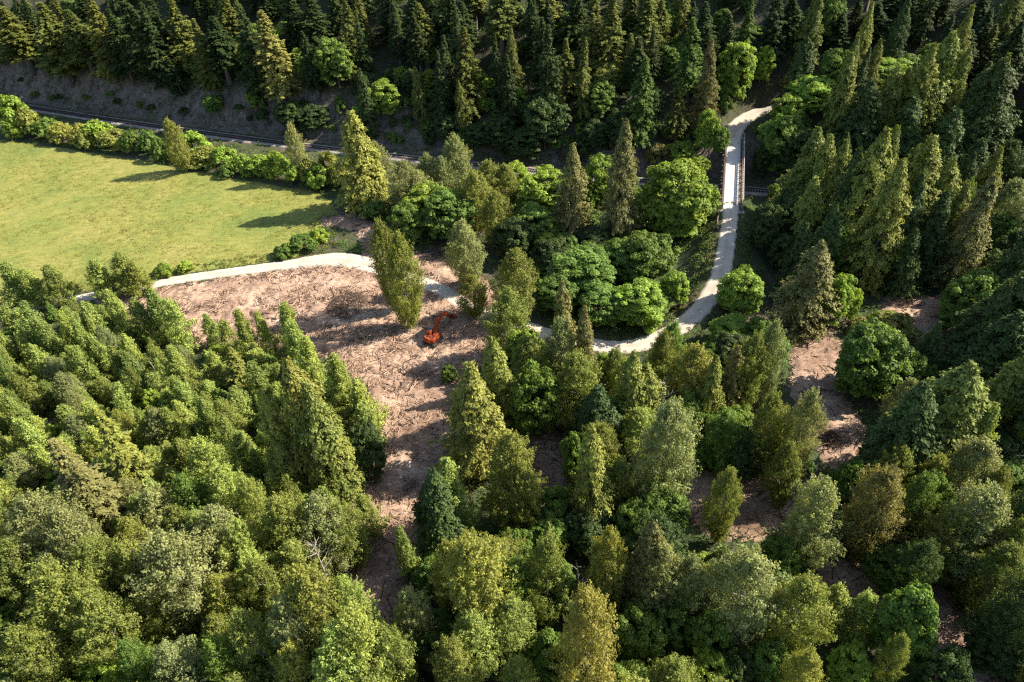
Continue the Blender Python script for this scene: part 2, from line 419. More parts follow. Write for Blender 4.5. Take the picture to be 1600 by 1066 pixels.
My,4,38.3,166.1,10.8,5.0,2,1,2
My,4,50.5,161.2,10.5,4.5,1,1,2
Mg,4,17.5,138.3,11.8,8.0,3,1,5
Mg,4,11.1,133.1,9.5,5.0,2,0,3
Mg,4,33.1,141.9,12.9,6.8,4,3,5
Mg,4,28.0,143.9,10.0,5.2,5,3,5
Mg,4,20.7,127.6,9.7,5.5,1,1,5
My,4,28.6,126.1,10.5,6.0,0,1,5
My,4,38.0,131.6,8.9,3.4,0,3,5
Md,4,10.9,148.2,9.0,4.7,0,0,3
Md,4,2.0,155.1,11.5,4.8,1,3,3
Md,4,22.8,155.8,6.7,5.2,0,3,5
By,5,-177.1,262.8,14.2,6.3,1,2,17
Bk,5,-170.4,259.0,10.1,4.4,0,2,17
Bg,5,-165.4,257.2,6.6,5.6,0,1,16
Bk,5,-156.2,251.3,7.0,5.0,3,3,16
Bk,5,-147.2,247.1,7.7,4.4,2,3,16
By,5,-141.3,247.8,8.0,5.4,2,3,16
Bk,5,-134.2,243.0,6.1,6.1,1,3,16
Bg,5,-125.3,237.9,7.9,4.2,1,3,16
Bg,5,-118.2,235.7,8.6,4.1,3,3,16
Pk,5,-102.4,220.0,18.0,3.9,upright yellow-green tree rising from the shrub row by the meadow
By,5,-103.1,230.3,8.9,6.3,0,0,16
Bo,5,-96.3,224.4,6.2,5.8,0,0,16
By,5,-89.3,220.5,7.1,4.7,2,2,0
By,5,-83.3,217.0,5.8,3.9,1,2,0
By,5,-77.2,214.6,6.4,4.7,4,1,1
By,5,-70.5,211.3,8.6,4.6,3,1,1
Ps,5,-62.5,208.2,18.6,3.1,thin silvery poplar rising from the shrub row by the railway
Bo,5,-59.1,206.1,8.1,3.7,0,1,1
Bk,5,-53.0,204.2,10.6,4.5,2,1,1
By,5,-62.6,206.3,6.6,4.4,2,1,1
By,5,-55.3,202.3,7.4,4.0,1,1,1
By,5,-80.3,213.0,3.6,2.4,5,1,1
Bk,5,-49.2,202.0,8.3,3.2,1,1,1
Bk,5,-100.4,222.8,3.8,4.1,0,0,16
Bg,5,-113.2,230.7,7.6,3.7,2,3,16
Bo,5,-144.2,244.7,6.1,4.0,0,3,16
By,5,-176.2,257.5,6.3,3.9,2,2,17
By,5,-128.6,238.4,5.7,2.8,1,3,16
Bg,5,-87.2,214.3,4.1,2.9,0,0,16
Bg,6,-54.7,167.1,4.4,4.0,1,1,4
Bg,6,-59.4,164.7,3.1,2.9,2,1,4
By,6,-50.8,170.7,3.9,2.6,0,1,4
By,6,-89.7,158.9,3.3,2.5,0,2,16
By,6,-84.4,160.3,3.1,2.1,0,0,16
Ak,6,-120.1,149.3,13.3,4.3,2,1,16
Ak,6,-115.2,148.1,11.5,4.0,1,1,16
Ao,6,-109.5,147.9,12.6,3.7,2,2,16
Ag,6,-100.3,150.2,12.2,4.0,0,2,16
Ak,6,-94.9,150.8,12.5,4.4,0,2,16
Ao,6,-91.4,149.5,10.5,3.0,1,2,16
Ag,7,-78.1,130.3,15.9,3.7,1,2,16
Ag,7,-82.3,129.5,13.9,3.4,2,2,16
Ay,7,-87.4,130.0,15.7,3.3,1,2,16
Ay,7,-91.4,127.1,14.8,3.3,2,2,16
Ay,7,-96.8,127.5,14.0,3.0,15,3,9
Ag,7,-99.1,123.5,15.5,3.5,11,3,9
Ag,7,-103.1,123.9,17.2,3.5,12,3,9
Ay,7,-73.3,125.2,15.5,3.3,4,2,16
Ag,7,-67.0,127.6,9.7,2.1,14,3,9
Ay,7,-62.2,123.8,10.8,2.4,18,3,9
Ay,7,-56.3,120.2,15.8,2.9,spiky young alder sticking up at the clearing's left edge; left of a pair
Ay,7,-52.8,121.8,14.0,2.3,3,1,4
Ay,7,-48.5,121.5,15.2,2.6,2,1,4
Fk,7,-57.2,111.8,12.2,3.2,yellow-tinged young fir among the alders
Fo,7,-62.9,111.2,8.9,1.9,0,0,9
Ay,7,-45.0,116.0,15.1,3.1,1,1,4
Ay,7,-41.4,109.8,14.9,3.3,1,2,4
Ck,7,-34.7,85.9,30.4,5.5,biggest olive cedar in the young wood; left of the cleared strip
Ck,7,-40.5,84.7,24.8,3.4,0,3,14
Co,7,-32.2,82.5,27.8,4.9,3,3,14
Co,7,-40.4,82.7,15.1,4.0,1,3,14
Co,7,-31.7,82.2,20.9,4.5,2,3,14
Ay,7,-31.8,98.2,19.3,3.6,2,1,3
Ay,7,-29.0,96.2,16.1,3.6,1,1,3
Ay,7,-28.1,91.2,12.9,3.2,1,1,10
Md,7,-27.5,86.3,13.1,3.9,0,1,10
Fo,7,-67.5,84.4,24.1,4.5,olive fir with drooping combed boughs in the young wood
Fb,7,-72.2,78.6,22.8,4.8,golden-brown fir at the far left of the wood
Fb,7,-69.3,76.9,19.9,3.6,0,2,9
Py,7,-51.2,80.2,19.7,3.9,2,0,9
Py,7,-47.7,74.8,17.9,4.5,0,3,15
Py,7,-43.2,72.8,18.8,3.0,0,1,14
Pg,7,-54.1,75.2,17.4,4.0,0,3,15
Ag,7,-29.5,70.2,13.1,2.4,1,3,14
Po,7,-36.2,67.9,20.0,4.9,2,3,14
Ps,7,-31.6,67.4,19.3,4.5,0,3,14
Po,7,-27.7,68.2,15.7,3.9,1,3,14
Py,7,-42.7,64.6,17.5,3.7,0,0,15
Ao,7,-25.2,73.7,11.4,2.5,1,3,14
Ps,8,-73.4,68.5,21.7,5.6,0,2,9
Ps,8,-67.7,66.0,21.3,4.4,1,1,15
Po,8,-62.9,63.0,18.9,4.8,1,1,15
Ps,8,-49.5,59.6,22.5,5.9,big silver-green cottonwood with a deep shadow on its left
Po,8,-63.8,56.0,23.4,5.7,3,1,15
Po,8,-67.0,50.2,18.2,4.3,1,0,19
Po,8,-58.7,53.4,19.4,4.4,2,1,15
Pk,8,-57.7,62.4,17.6,3.9,1,1,15
Ay,8,-45.5,63.3,14.9,2.7,0,0,15
Po,8,-37.6,58.8,17.6,3.8,0,1,14
Pk,8,-27.0,50.4,27.8,4.6,tall sunlit cottonwood left of the lower cleared strip
Ps,8,-31.3,49.6,23.9,4.1,1,2,14
Py,8,-24.0,51.8,22.4,3.6,1,2,14
Po,8,-35.8,47.9,22.2,3.4,1,2,14
Ps,8,-46.5,47.0,18.2,4.2,1,2,15
Pg,8,-41.1,47.3,18.6,3.1,2,2,15
Py,8,-20.3,45.5,24.6,4.7,2,2,14
Py,8,-24.3,43.8,22.9,4.1,3,2,14
Po,8,-18.1,45.1,19.7,3.8,2,2,14
Pk,8,-30.2,45.0,18.3,3.8,0,2,14
Pg,8,-53.1,47.3,17.0,3.5,1,2,15
My,8,-60.6,50.4,8.2,3.5,1,0,19
My,8,-55.5,49.8,6.9,2.9,0,2,15
Md,8,-50.8,62.5,8.3,3.2,0,0,15
Md,8,-60.2,61.3,8.0,3.6,1,2,15
Po,8,-75.9,63.8,17.6,4.4,2,3,19
Fd,0,-207.6,327.4,15.9,3.1,1,2,17
Fd,0,35.0,271.6,13.5,4.7,5,0,21
Mg,0,-125.8,314.5,9.5,3.0,4,1,0
Mg,0,-143.8,302.2,8.7,3.6,4,0,17
Mg,0,-219.8,326.0,10.3,3.1,2,2,17
Co,0,-191.1,325.6,16.5,3.0,1,0,17
Fd,0,-9.1,256.1,18.5,4.6,1,1,21
Mg,0,102.6,236.3,10.9,3.7,4,1,12
Co,0,42.8,226.0,16.3,2.9,1,0,21
Fd,0,-149.1,326.7,23.6,4.7,6,0,17
Mg,0,171.1,213.4,7.9,3.2,0,0,18
Fd,0,24.2,262.9,17.1,3.5,3,0,21
Cd,0,-94.9,311.5,20.9,3.2,2,3,0
Cd,0,-26.0,274.8,21.0,3.1,2,1,21
Co,0,-153.4,301.1,23.1,2.9,2,0,17
Md,0,7.4,270.3,10.8,4.5,0,3,21
Fd,0,4.5,221.0,23.4,4.1,5,2,21
Md,0,-43.9,246.1,8.4,3.6,2,3,1
Md,0,-12.4,268.6,9.0,3.6,3,1,21
Fd,0,160.1,210.8,17.2,4.9,1,0,18
Fd,0,-127.5,295.2,26.3,3.2,12,1,0
Fo,0,-226.9,329.0,25.5,4.4,0,1,17
Fd,0,14.1,242.6,25.5,4.0,1,0,21
Mg,0,-175.4,308.8,8.2,3.8,1,0,17
Fo,0,26.4,216.3,25.6,3.7,3,2,21
Cd,0,123.9,195.5,18.7,3.4,0,1,12
Fo,0,135.8,194.8,15.0,3.7,1,0,12
Cd,0,-98.7,286.7,21.6,3.2,1,3,0
Fd,0,-38.8,295.0,16.9,3.2,12,1,21
Md,0,149.5,202.1,7.8,3.1,0,0,12
Mg,0,170.7,234.3,9.9,3.2,0,3,18
Md,0,67.7,241.0,7.9,3.3,0,3,2
Fd,0,34.9,265.7,23.4,4.7,6,0,21
Fd,0,105.8,243.7,14.6,3.4,5,1,12
Mg,0,-86.3,265.7,11.8,4.2,1,1,0
Fo,0,-171.6,329.3,17.9,3.0,4,0,17
Co,0,-25.0,234.0,17.4,3.1,0,3,1
Fd,0,-100.6,313.5,22.0,4.5,9,3,0
Mg,0,-106.9,308.4,11.1,3.3,4,3,0
Fd,0,80.4,261.5,22.7,3.1,8,3,2
Fd,0,17.4,283.1,21.2,4.2,2,3,21
Fd,0,-175.2,297.5,18.9,3.6,3,2,17
Mg,0,-64.2,254.0,9.3,4.5,1,0,0
Cd,0,49.8,273.8,23.5,3.0,0,0,21
Fd,0,1.4,230.9,22.3,3.6,3,2,21
Fd,0,135.4,230.7,24.1,3.2,4,3,12
Md,0,-58.1,261.2,7.7,3.5,1,0,0
Fd,0,-26.3,292.3,14.2,3.8,6,1,21
Cd,0,-43.3,233.3,23.2,3.5,0,3,1
Fd,0,-193.1,311.2,22.8,4.5,2,2,17
Md,0,-2.3,277.1,11.7,4.5,1,1,21
Md,0,-176.4,304.4,9.9,3.4,2,0,17
Fd,0,100.8,195.0,23.3,3.5,2,1,12
Fd,0,169.7,220.8,19.8,3.7,2,0,18
Cd,0,161.0,199.6,16.4,3.5,0,2,18
Fd,0,113.6,244.7,22.1,4.2,9,3,12
Co,0,-64.2,303.2,20.8,3.5,0,3,0
Co,0,52.2,250.2,18.9,3.8,2,0,21
Fd,0,143.3,203.9,13.1,3.8,0,0,12
Mg,0,-79.7,296.4,7.3,3.6,1,3,0
Fd,0,134.4,248.7,17.9,3.7,3,1,18
Mg,0,-201.0,319.1,11.1,3.4,1,2,17
Cd,0,-120.0,292.8,23.4,3.0,0,1,0
Md,0,48.3,214.8,9.8,3.4,1,1,2
Fd,0,-110.5,315.7,18.5,4.6,8,3,0
Co,0,106.1,199.9,20.8,3.5,1,1,12
Mg,0,75.3,242.3,8.7,3.3,4,3,2
Md,0,-120.6,316.0,8.4,3.6,0,1,0
Mg,0,57.3,246.2,11.5,4.2,3,0,21
Fo,0,144.5,209.6,13.9,3.7,2,0,12
Fd,0,40.5,255.3,21.5,4.0,7,0,21
Fd,0,63.7,237.0,16.2,3.6,4,3,2
Fd,0,15.7,231.9,23.2,4.5,2,2,21
Fo,0,-21.4,283.8,19.5,3.9,2,1,21
Fo,0,53.0,245.4,25.1,3.7,5,0,21
Fd,0,144.3,213.7,14.8,4.4,2,1,18
Fd,0,-98.8,299.7,24.3,4.7,5,3,0
Fo,0,-14.1,295.2,22.8,3.6,1,1,21
Md,0,3.6,250.6,9.5,4.2,1,2,21
Fd,0,-131.7,329.6,21.8,3.9,14,1,0
Fd,0,-153.0,319.6,24.2,3.6,4,0,17
Fd,0,-146.9,290.5,16.8,4.6,5,0,17
Fd,0,-46.7,295.8,15.6,4.5,5,0,0
Fd,0,-13.3,253.7,23.6,4.4,2,1,21
Fd,0,-71.7,305.8,16.7,3.3,7,3,0
Fd,0,-32.6,256.9,22.1,3.2,8,1,21
Fd,0,81.1,255.7,16.1,4.6,7,3,2
Mg,0,-75.2,299.4,10.9,3.8,2,3,0
Cd,0,7.2,282.3,17.4,3.4,0,3,21
Co,0,153.9,217.9,22.7,3.8,0,1,18
Mg,0,24.4,250.9,9.2,3.3,1,0,21
Fd,0,43.4,220.2,20.0,4.4,10,0,21
Cd,0,85.1,250.7,16.4,3.1,0,3,2
Fd,0,116.3,248.9,14.8,4.2,8,3,12
Fd,0,-119.7,326.7,24.0,3.6,14,3,0
Fd,0,-161.9,313.8,15.2,4.6,3,0,17
Md,0,-6.9,269.4,10.1,3.9,2,1,21
Mg,0,-171.9,321.0,11.3,4.5,2,0,17
Fd,0,-190.1,315.8,21.5,3.0,1,0,17
Mg,0,-86.2,309.4,7.1,3.4,3,3,0
Fd,0,-81.4,267.0,14.5,4.3,1,3,0
Fd,0,-15.7,235.5,24.6,4.5,4,1,21
Fd,0,-56.0,278.1,17.1,3.7,3,0,0
Fd,0,-107.9,285.7,14.0,3.1,4,1,0
Co,0,-47.4,274.4,22.7,3.0,0,0,0
Fo,0,-94.7,290.7,13.6,3.3,1,3,0
Fd,0,-116.8,321.2,13.2,4.4,10,3,0
Co,0,62.9,245.7,16.2,3.8,3,0,21
Fd,0,59.2,274.2,14.1,4.0,11,0,21
Fo,0,177.9,238.1,21.8,4.6,0,3,18
Fo,0,-54.7,286.7,21.8,4.4,2,3,0
Fd,0,-17.7,229.5,25.4,4.1,6,2,21
Mg,0,-139.8,319.8,9.1,3.3,5,1,0
Fd,0,121.9,242.4,22.8,3.2,7,3,12
Fd,0,-117.6,270.8,13.6,4.2,6,1,0
Fd,0,102.0,252.8,21.7,3.8,6,1,12
Co,0,102.2,205.3,18.0,3.3,2,1,12
Mg,0,118.7,200.9,8.4,3.0,1,1,12
Fd,0,-114.0,305.7,17.5,4.4,7,1,0
Mg,0,135.2,237.0,10.9,4.3,0,3,12
Fd,0,-84.3,299.0,26.7,3.1,6,3,0
Fd,0,19.1,246.5,17.4,3.5,2,0,21
Fd,0,161.4,205.5,22.5,3.2,3,0,18
Md,0,110.8,253.4,9.1,4.4,0,1,12
Fd,0,45.8,251.3,17.2,3.3,8,0,21
Fd,0,-24.9,248.9,22.1,3.8,7,1,21
Mg,0,-158.5,301.9,7.7,4.2,3,0,17
Fo,0,-7.2,237.7,19.3,3.8,1,2,21
Mg,0,-5.4,282.1,10.6,4.5,0,1,21
Mg,0,100.8,211.0,12.0,4.5,2,1,12
Md,0,-46.6,282.6,11.2,4.4,2,0,0
Fd,0,-54.1,293.2,16.5,4.6,11,3,0
Cd,0,-11.9,247.3,23.0,3.7,1,1,21
Fd,0,1.4,268.5,24.5,3.3,1,3,21
Co,0,5.8,235.8,20.0,3.2,1,2,21
Co,0,-32.9,264.1,16.8,3.1,0,1,21
Mg,0,-108.5,274.6,7.4,4.4,2,1,0
Fo,0,-164.6,299.7,22.9,3.5,3,0,17
Fo,0,-50.5,253.6,16.7,4.8,1,0,0
Mg,0,-47.8,290.1,7.5,3.1,3,0,0
Fd,0,165.3,190.5,18.6,3.8,5,0,18
Fd,0,-115.0,311.0,25.0,4.0,12,3,0
Fd,0,-144.5,325.2,19.8,3.8,8,0,17
Fd,0,-84.5,293.4,14.6,3.8,3,3,0
Fd,0,49.9,225.9,19.6,3.0,2,3,2
Fd,0,-60.9,298.0,24.8,3.4,13,3,0
Fd,0,-124.1,287.4,13.9,4.8,8,1,0
Fd,0,143.8,197.7,23.6,4.6,0,2,18
Mg,0,161.1,217.3,10.4,3.6,1,2,18
Fd,0,165.9,202.4,24.7,4.8,4,0,18
Fd,0,49.2,239.8,23.4,3.5,9,0,21
Fd,0,-44.4,255.2,20.5,3.2,4,0,0
Fd,0,137.0,207.4,13.6,4.8,1,3,12
Fd,0,-125.8,319.8,14.7,3.6,11,1,0
Fd,0,134.6,214.8,15.3,3.0,2,3,12
Co,0,84.9,263.7,20.7,2.9,0,3,2
Mg,0,153.0,211.1,9.1,3.9,2,2,18
Fd,0,-109.2,301.5,14.5,3.0,5,1,0
Fd,0,-38.1,285.1,20.4,3.2,11,1,21
Fd,0,65.6,259.4,20.6,3.6,12,0,21
Fd,0,7.6,260.6,14.4,3.3,1,2,21
Fd,0,-88.9,301.5,14.9,5.0,4,3,0
Fd,0,70.7,265.7,24.1,3.5,13,0,21
Fd,0,-61.5,249.0,21.7,4.1,1,0,0
Fd,0,-219.6,318.7,25.2,3.9,0,1,17
Md,0,155.7,207.5,10.0,3.7,0,2,18
Mg,0,-205.1,314.9,8.6,4.3,3,2,17
Md,0,11.1,219.4,10.7,3.3,2,2,21
Fo,0,-177.7,319.7,26.4,4.1,1,0,17
Co,0,-10.9,224.6,18.6,3.0,2,2,21
Fd,0,-88.4,271.9,13.4,3.4,2,1,0
Fd,0,-33.0,297.2,25.8,3.4,10,1,21
Md,0,-198.4,329.5,11.2,3.6,1,0,17
Mg,0,65.0,216.9,7.9,4.2,2,3,2
Fd,0,-19.4,272.0,26.2,4.8,3,1,21
Bd,9,-76.9,257.6,2.8,1.7,2,2,0
Bg,9,20.8,218.4,1.3,2.2,8,2,21
Bg,9,51.8,207.5,2.3,1.9,2,1,2
Bd,9,-93.0,267.6,2.5,1.7,1,1,0
Bd,9,-93.2,257.5,1.3,2.4,3,2,0
Bg,9,-18.7,226.8,1.6,2.0,6,0,1
Bg,9,-115.4,273.7,1.8,1.7,3,1,0
Bd,9,50.2,209.8,2.0,2.2,0,1,2
Bg,9,-187.2,296.5,1.8,2.1,3,2,17
Bg,9,-35.7,230.5,2.7,2.2,1,0,1
Bd,9,-174.7,291.0,1.7,2.2,3,2,17
Bd,9,-195.7,305.2,1.4,1.4,1,2,17
Bg,9,90.5,198.0,2.7,1.8,3,0,2
Bd,9,96.4,194.9,1.7,1.6,2,0,2
Bg,9,65.6,208.0,1.6,2.4,2,3,2
Bd,9,-35.3,234.4,3.0,1.6,1,0,1
Bg,9,22.8,212.0,2.2,2.0,10,2,21
Bg,9,-161.1,285.5,1.2,2.4,3,3,16
Bg,9,-135.7,273.0,2.9,1.5,1,3,16
Bg,9,-61.4,257.1,2.6,1.3,0,0,0
Bg,9,-38.7,244.4,2.4,2.2,8,3,1
Bg,9,-54.1,246.0,1.3,1.4,6,3,1
Bd,9,-13.1,229.8,2.2,2.0,3,0,1
Bg,9,-104.7,275.2,2.5,1.6,2,1,0
Bg,9,98.2,200.8,1.8,2.3,6,0,2
Bg,9,86.7,193.5,1.4,1.5,1,0,2
Bg,9,-4.8,234.6,2.2,1.4,2,2,21
Bd,9,-159.0,295.9,1.8,2.0,0,0,17
Bg,9,91.1,200.3,1.8,2.1,4,0,2
Bg,9,-22.3,236.0,2.7,1.3,7,0,1
Bg,9,45.9,210.6,2.6,1.8,3,1,2
Bd,9,78.5,195.3,2.9,2.0,1,0,2
Bg,9,-204.7,321.4,1.5,1.6,1,2,17
Bg,9,-10.7,235.3,3.1,1.4,5,2,21
Bg,9,-99.3,272.5,2.7,1.9,1,1,0
Bg,9,43.1,211.4,1.5,1.9,4,1,2
Bg,9,0.6,220.7,3.1,1.7,9,2,21
Bd,9,-116.3,264.8,2.3,2.2,2,1,0
Bg,9,-26.8,239.0,1.4,2.0,5,0,1
Bd,9,-175.0,300.6,2.6,1.6,2,2,17
Bg,9,-47.3,247.8,1.2,1.5,7,3,1
Bd,9,15.0,224.1,1.3,1.3,1,2,21
Bg,9,35.9,215.7,1.7,1.3,6,1,2
Bg,9,-46.7,244.8,2.0,1.5,5,3,1
Bg,9,-152.5,286.6,2.9,1.3,3,0,17
Bg,9,45.9,216.5,1.7,2.1,5,1,2
Bg,9,-45.2,236.1,1.3,1.7,1,3,1
Bd,9,-30.2,234.5,1.5,2.1,2,0,1
Bg,9,3.2,227.2,2.4,1.7,3,2,21
Bg,9,50.5,203.2,2.3,1.2,1,1,2
Bg,9,-35.8,245.0,1.3,2.1,9,3,1
Bd,9,-78.9,264.0,1.7,1.2,1,2,0
Bd,9,-146.3,278.2,2.3,1.8,2,3,16
Bg,9,-61.7,244.4,2.3,2.0,4,3,1
Bg,9,-173.7,303.6,2.3,2.4,1,0,17
Bg,9,59.2,209.4,1.7,1.2,3,3,2
Bg,9,-197.6,318.6,1.2,1.7,2,2,17
Bg,9,-29.5,231.7,3.2,1.3,3,0,1
Bg,9,-162.6,296.2,2.7,1.3,2,0,17
Bg,9,-34.0,229.1,2.4,2.4,2,0,1
Bg,9,7.3,226.2,2.0,2.0,4,2,21
Bg,9,-0.2,226.5,2.2,1.6,6,2,21
Bd,9,-130.8,271.0,1.6,2.2,1,3,16
Bg,9,93.0,193.5,1.3,1.3,5,0,2
Bg,9,-59.3,244.4,1.7,1.8,3,3,1
Bg,9,-5.2,226.0,1.5,2.4,7,2,21
Bd,9,-88.9,252.8,1.9,1.5,4,2,0
Bg,9,12.7,227.3,2.9,2.2,1,2,21
Bg,9,78.5,202.6,2.7,1.6,1,3,2
Bd,9,30.0,220.0,2.9,1.2,2,2,21
Bg,9,-178.4,291.9,1.8,1.4,4,2,17
Bg,9,89.7,187.5,3.0,2.3,2,0,2
Bg,9,-149.2,281.5,1.6,2.1,2,3,16
Bg,9,-24.7,229.9,2.5,1.7,4,0,1
Bg,9,-57.1,239.0,2.4,1.4,2,3,1
Cd,1,151.3,143.1,17.4,4.8,9,0,12
Mg,1,138.4,155.7,9.3,4.4,2,2,12
Cd,1,119.4,128.9,23.8,4.7,8,2,12
Md,1,117.4,136.8,11.0,3.6,2,3,8
Cd,1,130.5,144.8,21.3,3.5,6,2,12
Cd,1,138.5,144.5,17.1,4.3,7,2,12
Cd,1,140.7,136.5,23.1,3.8,8,0,12
Co,1,102.6,138.3,23.0,4.3,6,2,12
Cd,1,112.2,154.9,22.1,4.0,5,2,12
Cd,1,64.7,130.9,20.0,3.9,1,3,6
Cd,1,133.9,114.9,17.2,4.4,0,0,8
Cd,1,115.5,123.2,19.6,3.5,2,3,8
Mg,1,127.3,156.9,8.8,3.2,1,2,12
Mg,1,105.1,155.8,8.3,3.6,0,0,6
Co,1,118.6,155.8,22.9,4.2,3,2,12
Cd,1,71.0,134.0,23.3,4.2,2,3,6
Co,1,136.5,128.4,19.2,3.8,0,3,8
Cd,1,146.8,149.1,18.0,4.1,7,0,12
Co,1,72.9,147.4,22.7,4.6,1,3,6
Cd,1,143.5,127.6,21.3,4.7,10,0,12
Cd,1,88.0,168.5,22.8,4.2,0,0,2
Md,1,109.7,131.1,9.9,3.7,1,3,8
Cd,1,131.3,137.5,17.9,3.8,9,2,12
Cd,1,89.3,130.1,17.7,3.9,1,0,6
Co,1,125.4,115.1,21.8,4.3,0,0,8
Md,1,96.0,162.5,11.0,3.5,2,3,6
Md,1,163.2,178.3,11.5,3.5,0,2,18
Cd,1,171.1,174.6,18.1,4.0,2,0,18
Co,1,178.1,193.4,19.4,3.9,3,0,18
Co,1,108.7,213.2,22.9,3.4,4,1,12
Co,1,166.5,166.4,23.5,4.4,2,2,18
Cd,1,119.9,216.4,23.6,4.4,1,1,12
Cd,1,145.9,182.1,21.4,4.6,2,0,12
Cd,1,157.0,192.9,19.2,4.0,1,2,18
Cd,1,143.6,174.6,18.4,3.5,3,0,12
Cd,1,154.7,174.3,18.1,3.7,5,0,12
Cd,1,175.7,204.5,20.9,4.1,1,0,18
Co,1,172.8,197.7,22.6,3.8,1,0,18
Co,1,131.8,203.8,22.9,3.5,0,3,12
Co,1,184.7,203.8,17.1,4.2,2,0,18
Cd,1,152.5,187.1,21.9,4.2,2,2,18
Mg,1,122.2,208.3,7.5,3.5,0,1,12
Co,1,134.3,186.4,22.6,4.3,0,0,12
Co,1,157.5,181.8,23.2,4.8,1,2,18
Mg,1,142.5,190.8,6.5,3.1,0,0,12
Cd,1,156.5,167.4,22.9,3.7,6,0,12
Mg,1,177.2,185.5,8.5,3.6,0,0,18
Mg,1,129.2,210.4,7.5,3.6,0,3,12
Cd,1,148.9,169.0,19.9,3.9,4,0,12
Cd,1,91.4,210.4,18.6,4.8,0,3,2
Ay,7,-90.9,97.0,11.0,3.0,8,1,9
Ag,7,-57.1,96.4,14.4,2.3,4,0,9
Ag,7,-92.4,110.3,7.8,2.5,3,1,9
Ay,7,-113.5,107.5,8.7,2.4,32,1,9
My,7,-37.3,77.5,6.5,2.5,1,3,14
Ak,7,-88.3,75.0,6.7,2.2,1,3,19
Ak,7,-114.1,105.6,9.6,2.4,7,1,9
Ag,7,-103.7,94.1,7.7,2.3,13,1,9
Ag,7,-106.9,88.3,6.6,2.3,17,1,9
Ag,7,-85.2,77.0,9.3,1.8,9,1,9
Ay,7,-116.9,114.5,7.8,2.1,33,1,9
Ay,7,-86.6,106.3,9.0,2.1,4,3,9
Ay,7,-110.0,102.1,6.9,2.6,28,1,9
Ag,7,-107.9,94.7,8.5,2.4,14,1,9
Ay,7,-126.6,124.2,13.2,1.7,41,1,9
Ay,7,-48.2,88.3,13.1,2.7,9,0,9
Ay,7,-46.7,90.9,9.2,2.1,8,3,14
Ag,7,-92.6,122.6,14.5,2.1,8,3,9
Fg,7,-99.4,129.5,5.2,1.7,1,3,9
Ag,7,-96.0,93.5,13.1,2.6,8,1,9
Ps,7,-85.5,103.0,11.7,2.5,2,1,9
Ag,7,-98.7,104.8,12.2,1.7,7,1,9
My,7,-88.3,126.1,6.2,2.6,3,3,9
Ak,7,-84.8,98.7,11.3,2.9,1,1,9
Ag,7,-109.4,123.6,7.2,3.0,10,1,9
Ak,7,-80.1,82.7,8.7,2.3,2,1,9
Ay,7,-87.2,95.3,6.7,2.1,5,1,9
Ay,7,-75.2,98.6,13.9,2.8,1,3,9
Ag,7,-77.9,114.2,12.3,2.6,5,3,9
Ag,7,-80.1,111.9,8.6,2.3,3,3,9
Fg,7,-106.7,130.4,7.9,1.8,3,3,9
Mg,7,-37.2,109.0,4.1,2.8,0,1,3
Ay,7,-48.3,80.0,13.0,1.6,0,3,15
Ao,7,-98.9,108.4,11.7,2.7,3,1,9
Ay,7,-61.2,77.5,13.6,3.1,3,2,9
Ag,7,-54.5,82.2,10.0,1.7,3,0,9
Fg,7,-75.2,85.8,6.4,1.8,0,2,9
My,7,-109.7,109.2,4.9,2.9,2,1,9
Ak,7,-73.4,109.7,8.9,2.5,3,3,9
Py,7,-90.1,74.3,9.3,2.6,0,3,19
Ag,7,-91.8,120.2,6.9,2.3,6,3,9
Ao,7,-100.7,98.5,11.8,1.8,4,1,9
Ak,7,-79.8,75.2,8.4,2.4,2,2,9
Mg,7,-113.1,129.5,6.9,2.3,3,1,9
Po,7,-30.9,94.6,9.8,3.2,0,1,10
My,7,-115.6,111.1,6.2,2.2,4,1,9
Ao,7,-39.3,75.7,14.0,2.4,2,3,14
Ay,7,-120.1,123.3,12.5,2.1,37,1,9
Ay,7,-108.5,107.1,7.8,2.2,22,1,9
Ao,7,-86.0,111.0,6.7,3.0,1,3,9
Ay,7,-37.7,74.4,7.9,2.2,2,3,14
Ao,7,-64.4,106.4,10.7,2.7,6,0,9
Ay,7,-63.6,99.8,11.6,2.5,2,0,9
Ak,7,-62.4,93.9,9.0,1.9,1,0,9
Ak,7,-94.4,86.1,8.3,2.0,4,1,9
Ps,7,-96.4,115.7,10.0,2.9,2,3,9
Ay,7,-113.2,100.6,7.5,2.9,36,1,9
Py,7,-102.2,102.0,10.7,2.3,0,1,9
Ak,7,-41.5,76.5,6.9,2.3,1,3,14
Ay,7,-69.5,114.1,11.9,2.9,13,3,9
Ay,7,-93.4,128.2,10.3,2.0,14,3,9
Ps,7,-91.2,89.3,9.0,3.1,3,1,9
Pk,7,-74.0,95.7,11.9,2.8,0,3,9
Ay,7,-134.2,134.8,9.0,2.4,43,1,9
Ay,7,-115.3,103.8,12.7,2.1,38,1,9
Pk,7,-35.4,96.4,10.3,3.0,0,1,3
Ay,7,-81.2,89.7,12.8,3.1,3,1,9
Ps,7,-69.7,117.5,9.5,2.3,4,3,9
Ay,7,-68.4,109.5,8.2,2.0,5,3,9
Ay,7,-49.6,84.8,12.3,1.7,6,0,9
Ao,7,-128.8,132.9,7.6,2.6,10,1,9
Ay,7,-99.9,113.7,6.6,2.5,11,1,9
Ao,7,-55.0,99.5,7.7,2.1,9,0,9
Ay,7,-96.1,77.9,9.7,1.9,1,3,19
Ak,7,-47.2,104.6,8.1,2.8,2,2,4
Ps,7,-101.5,80.0,9.0,3.0,0,3,19
Ay,7,-114.7,122.4,11.4,2.0,30,1,9
Mg,7,-34.9,71.0,5.7,2.8,1,3,14
Ao,7,-96.1,98.5,10.9,2.1,2,1,9
Ak,7,-124.2,120.9,12.8,2.2,8,1,9
Ay,7,-108.7,98.6,10.8,2.5,31,1,9
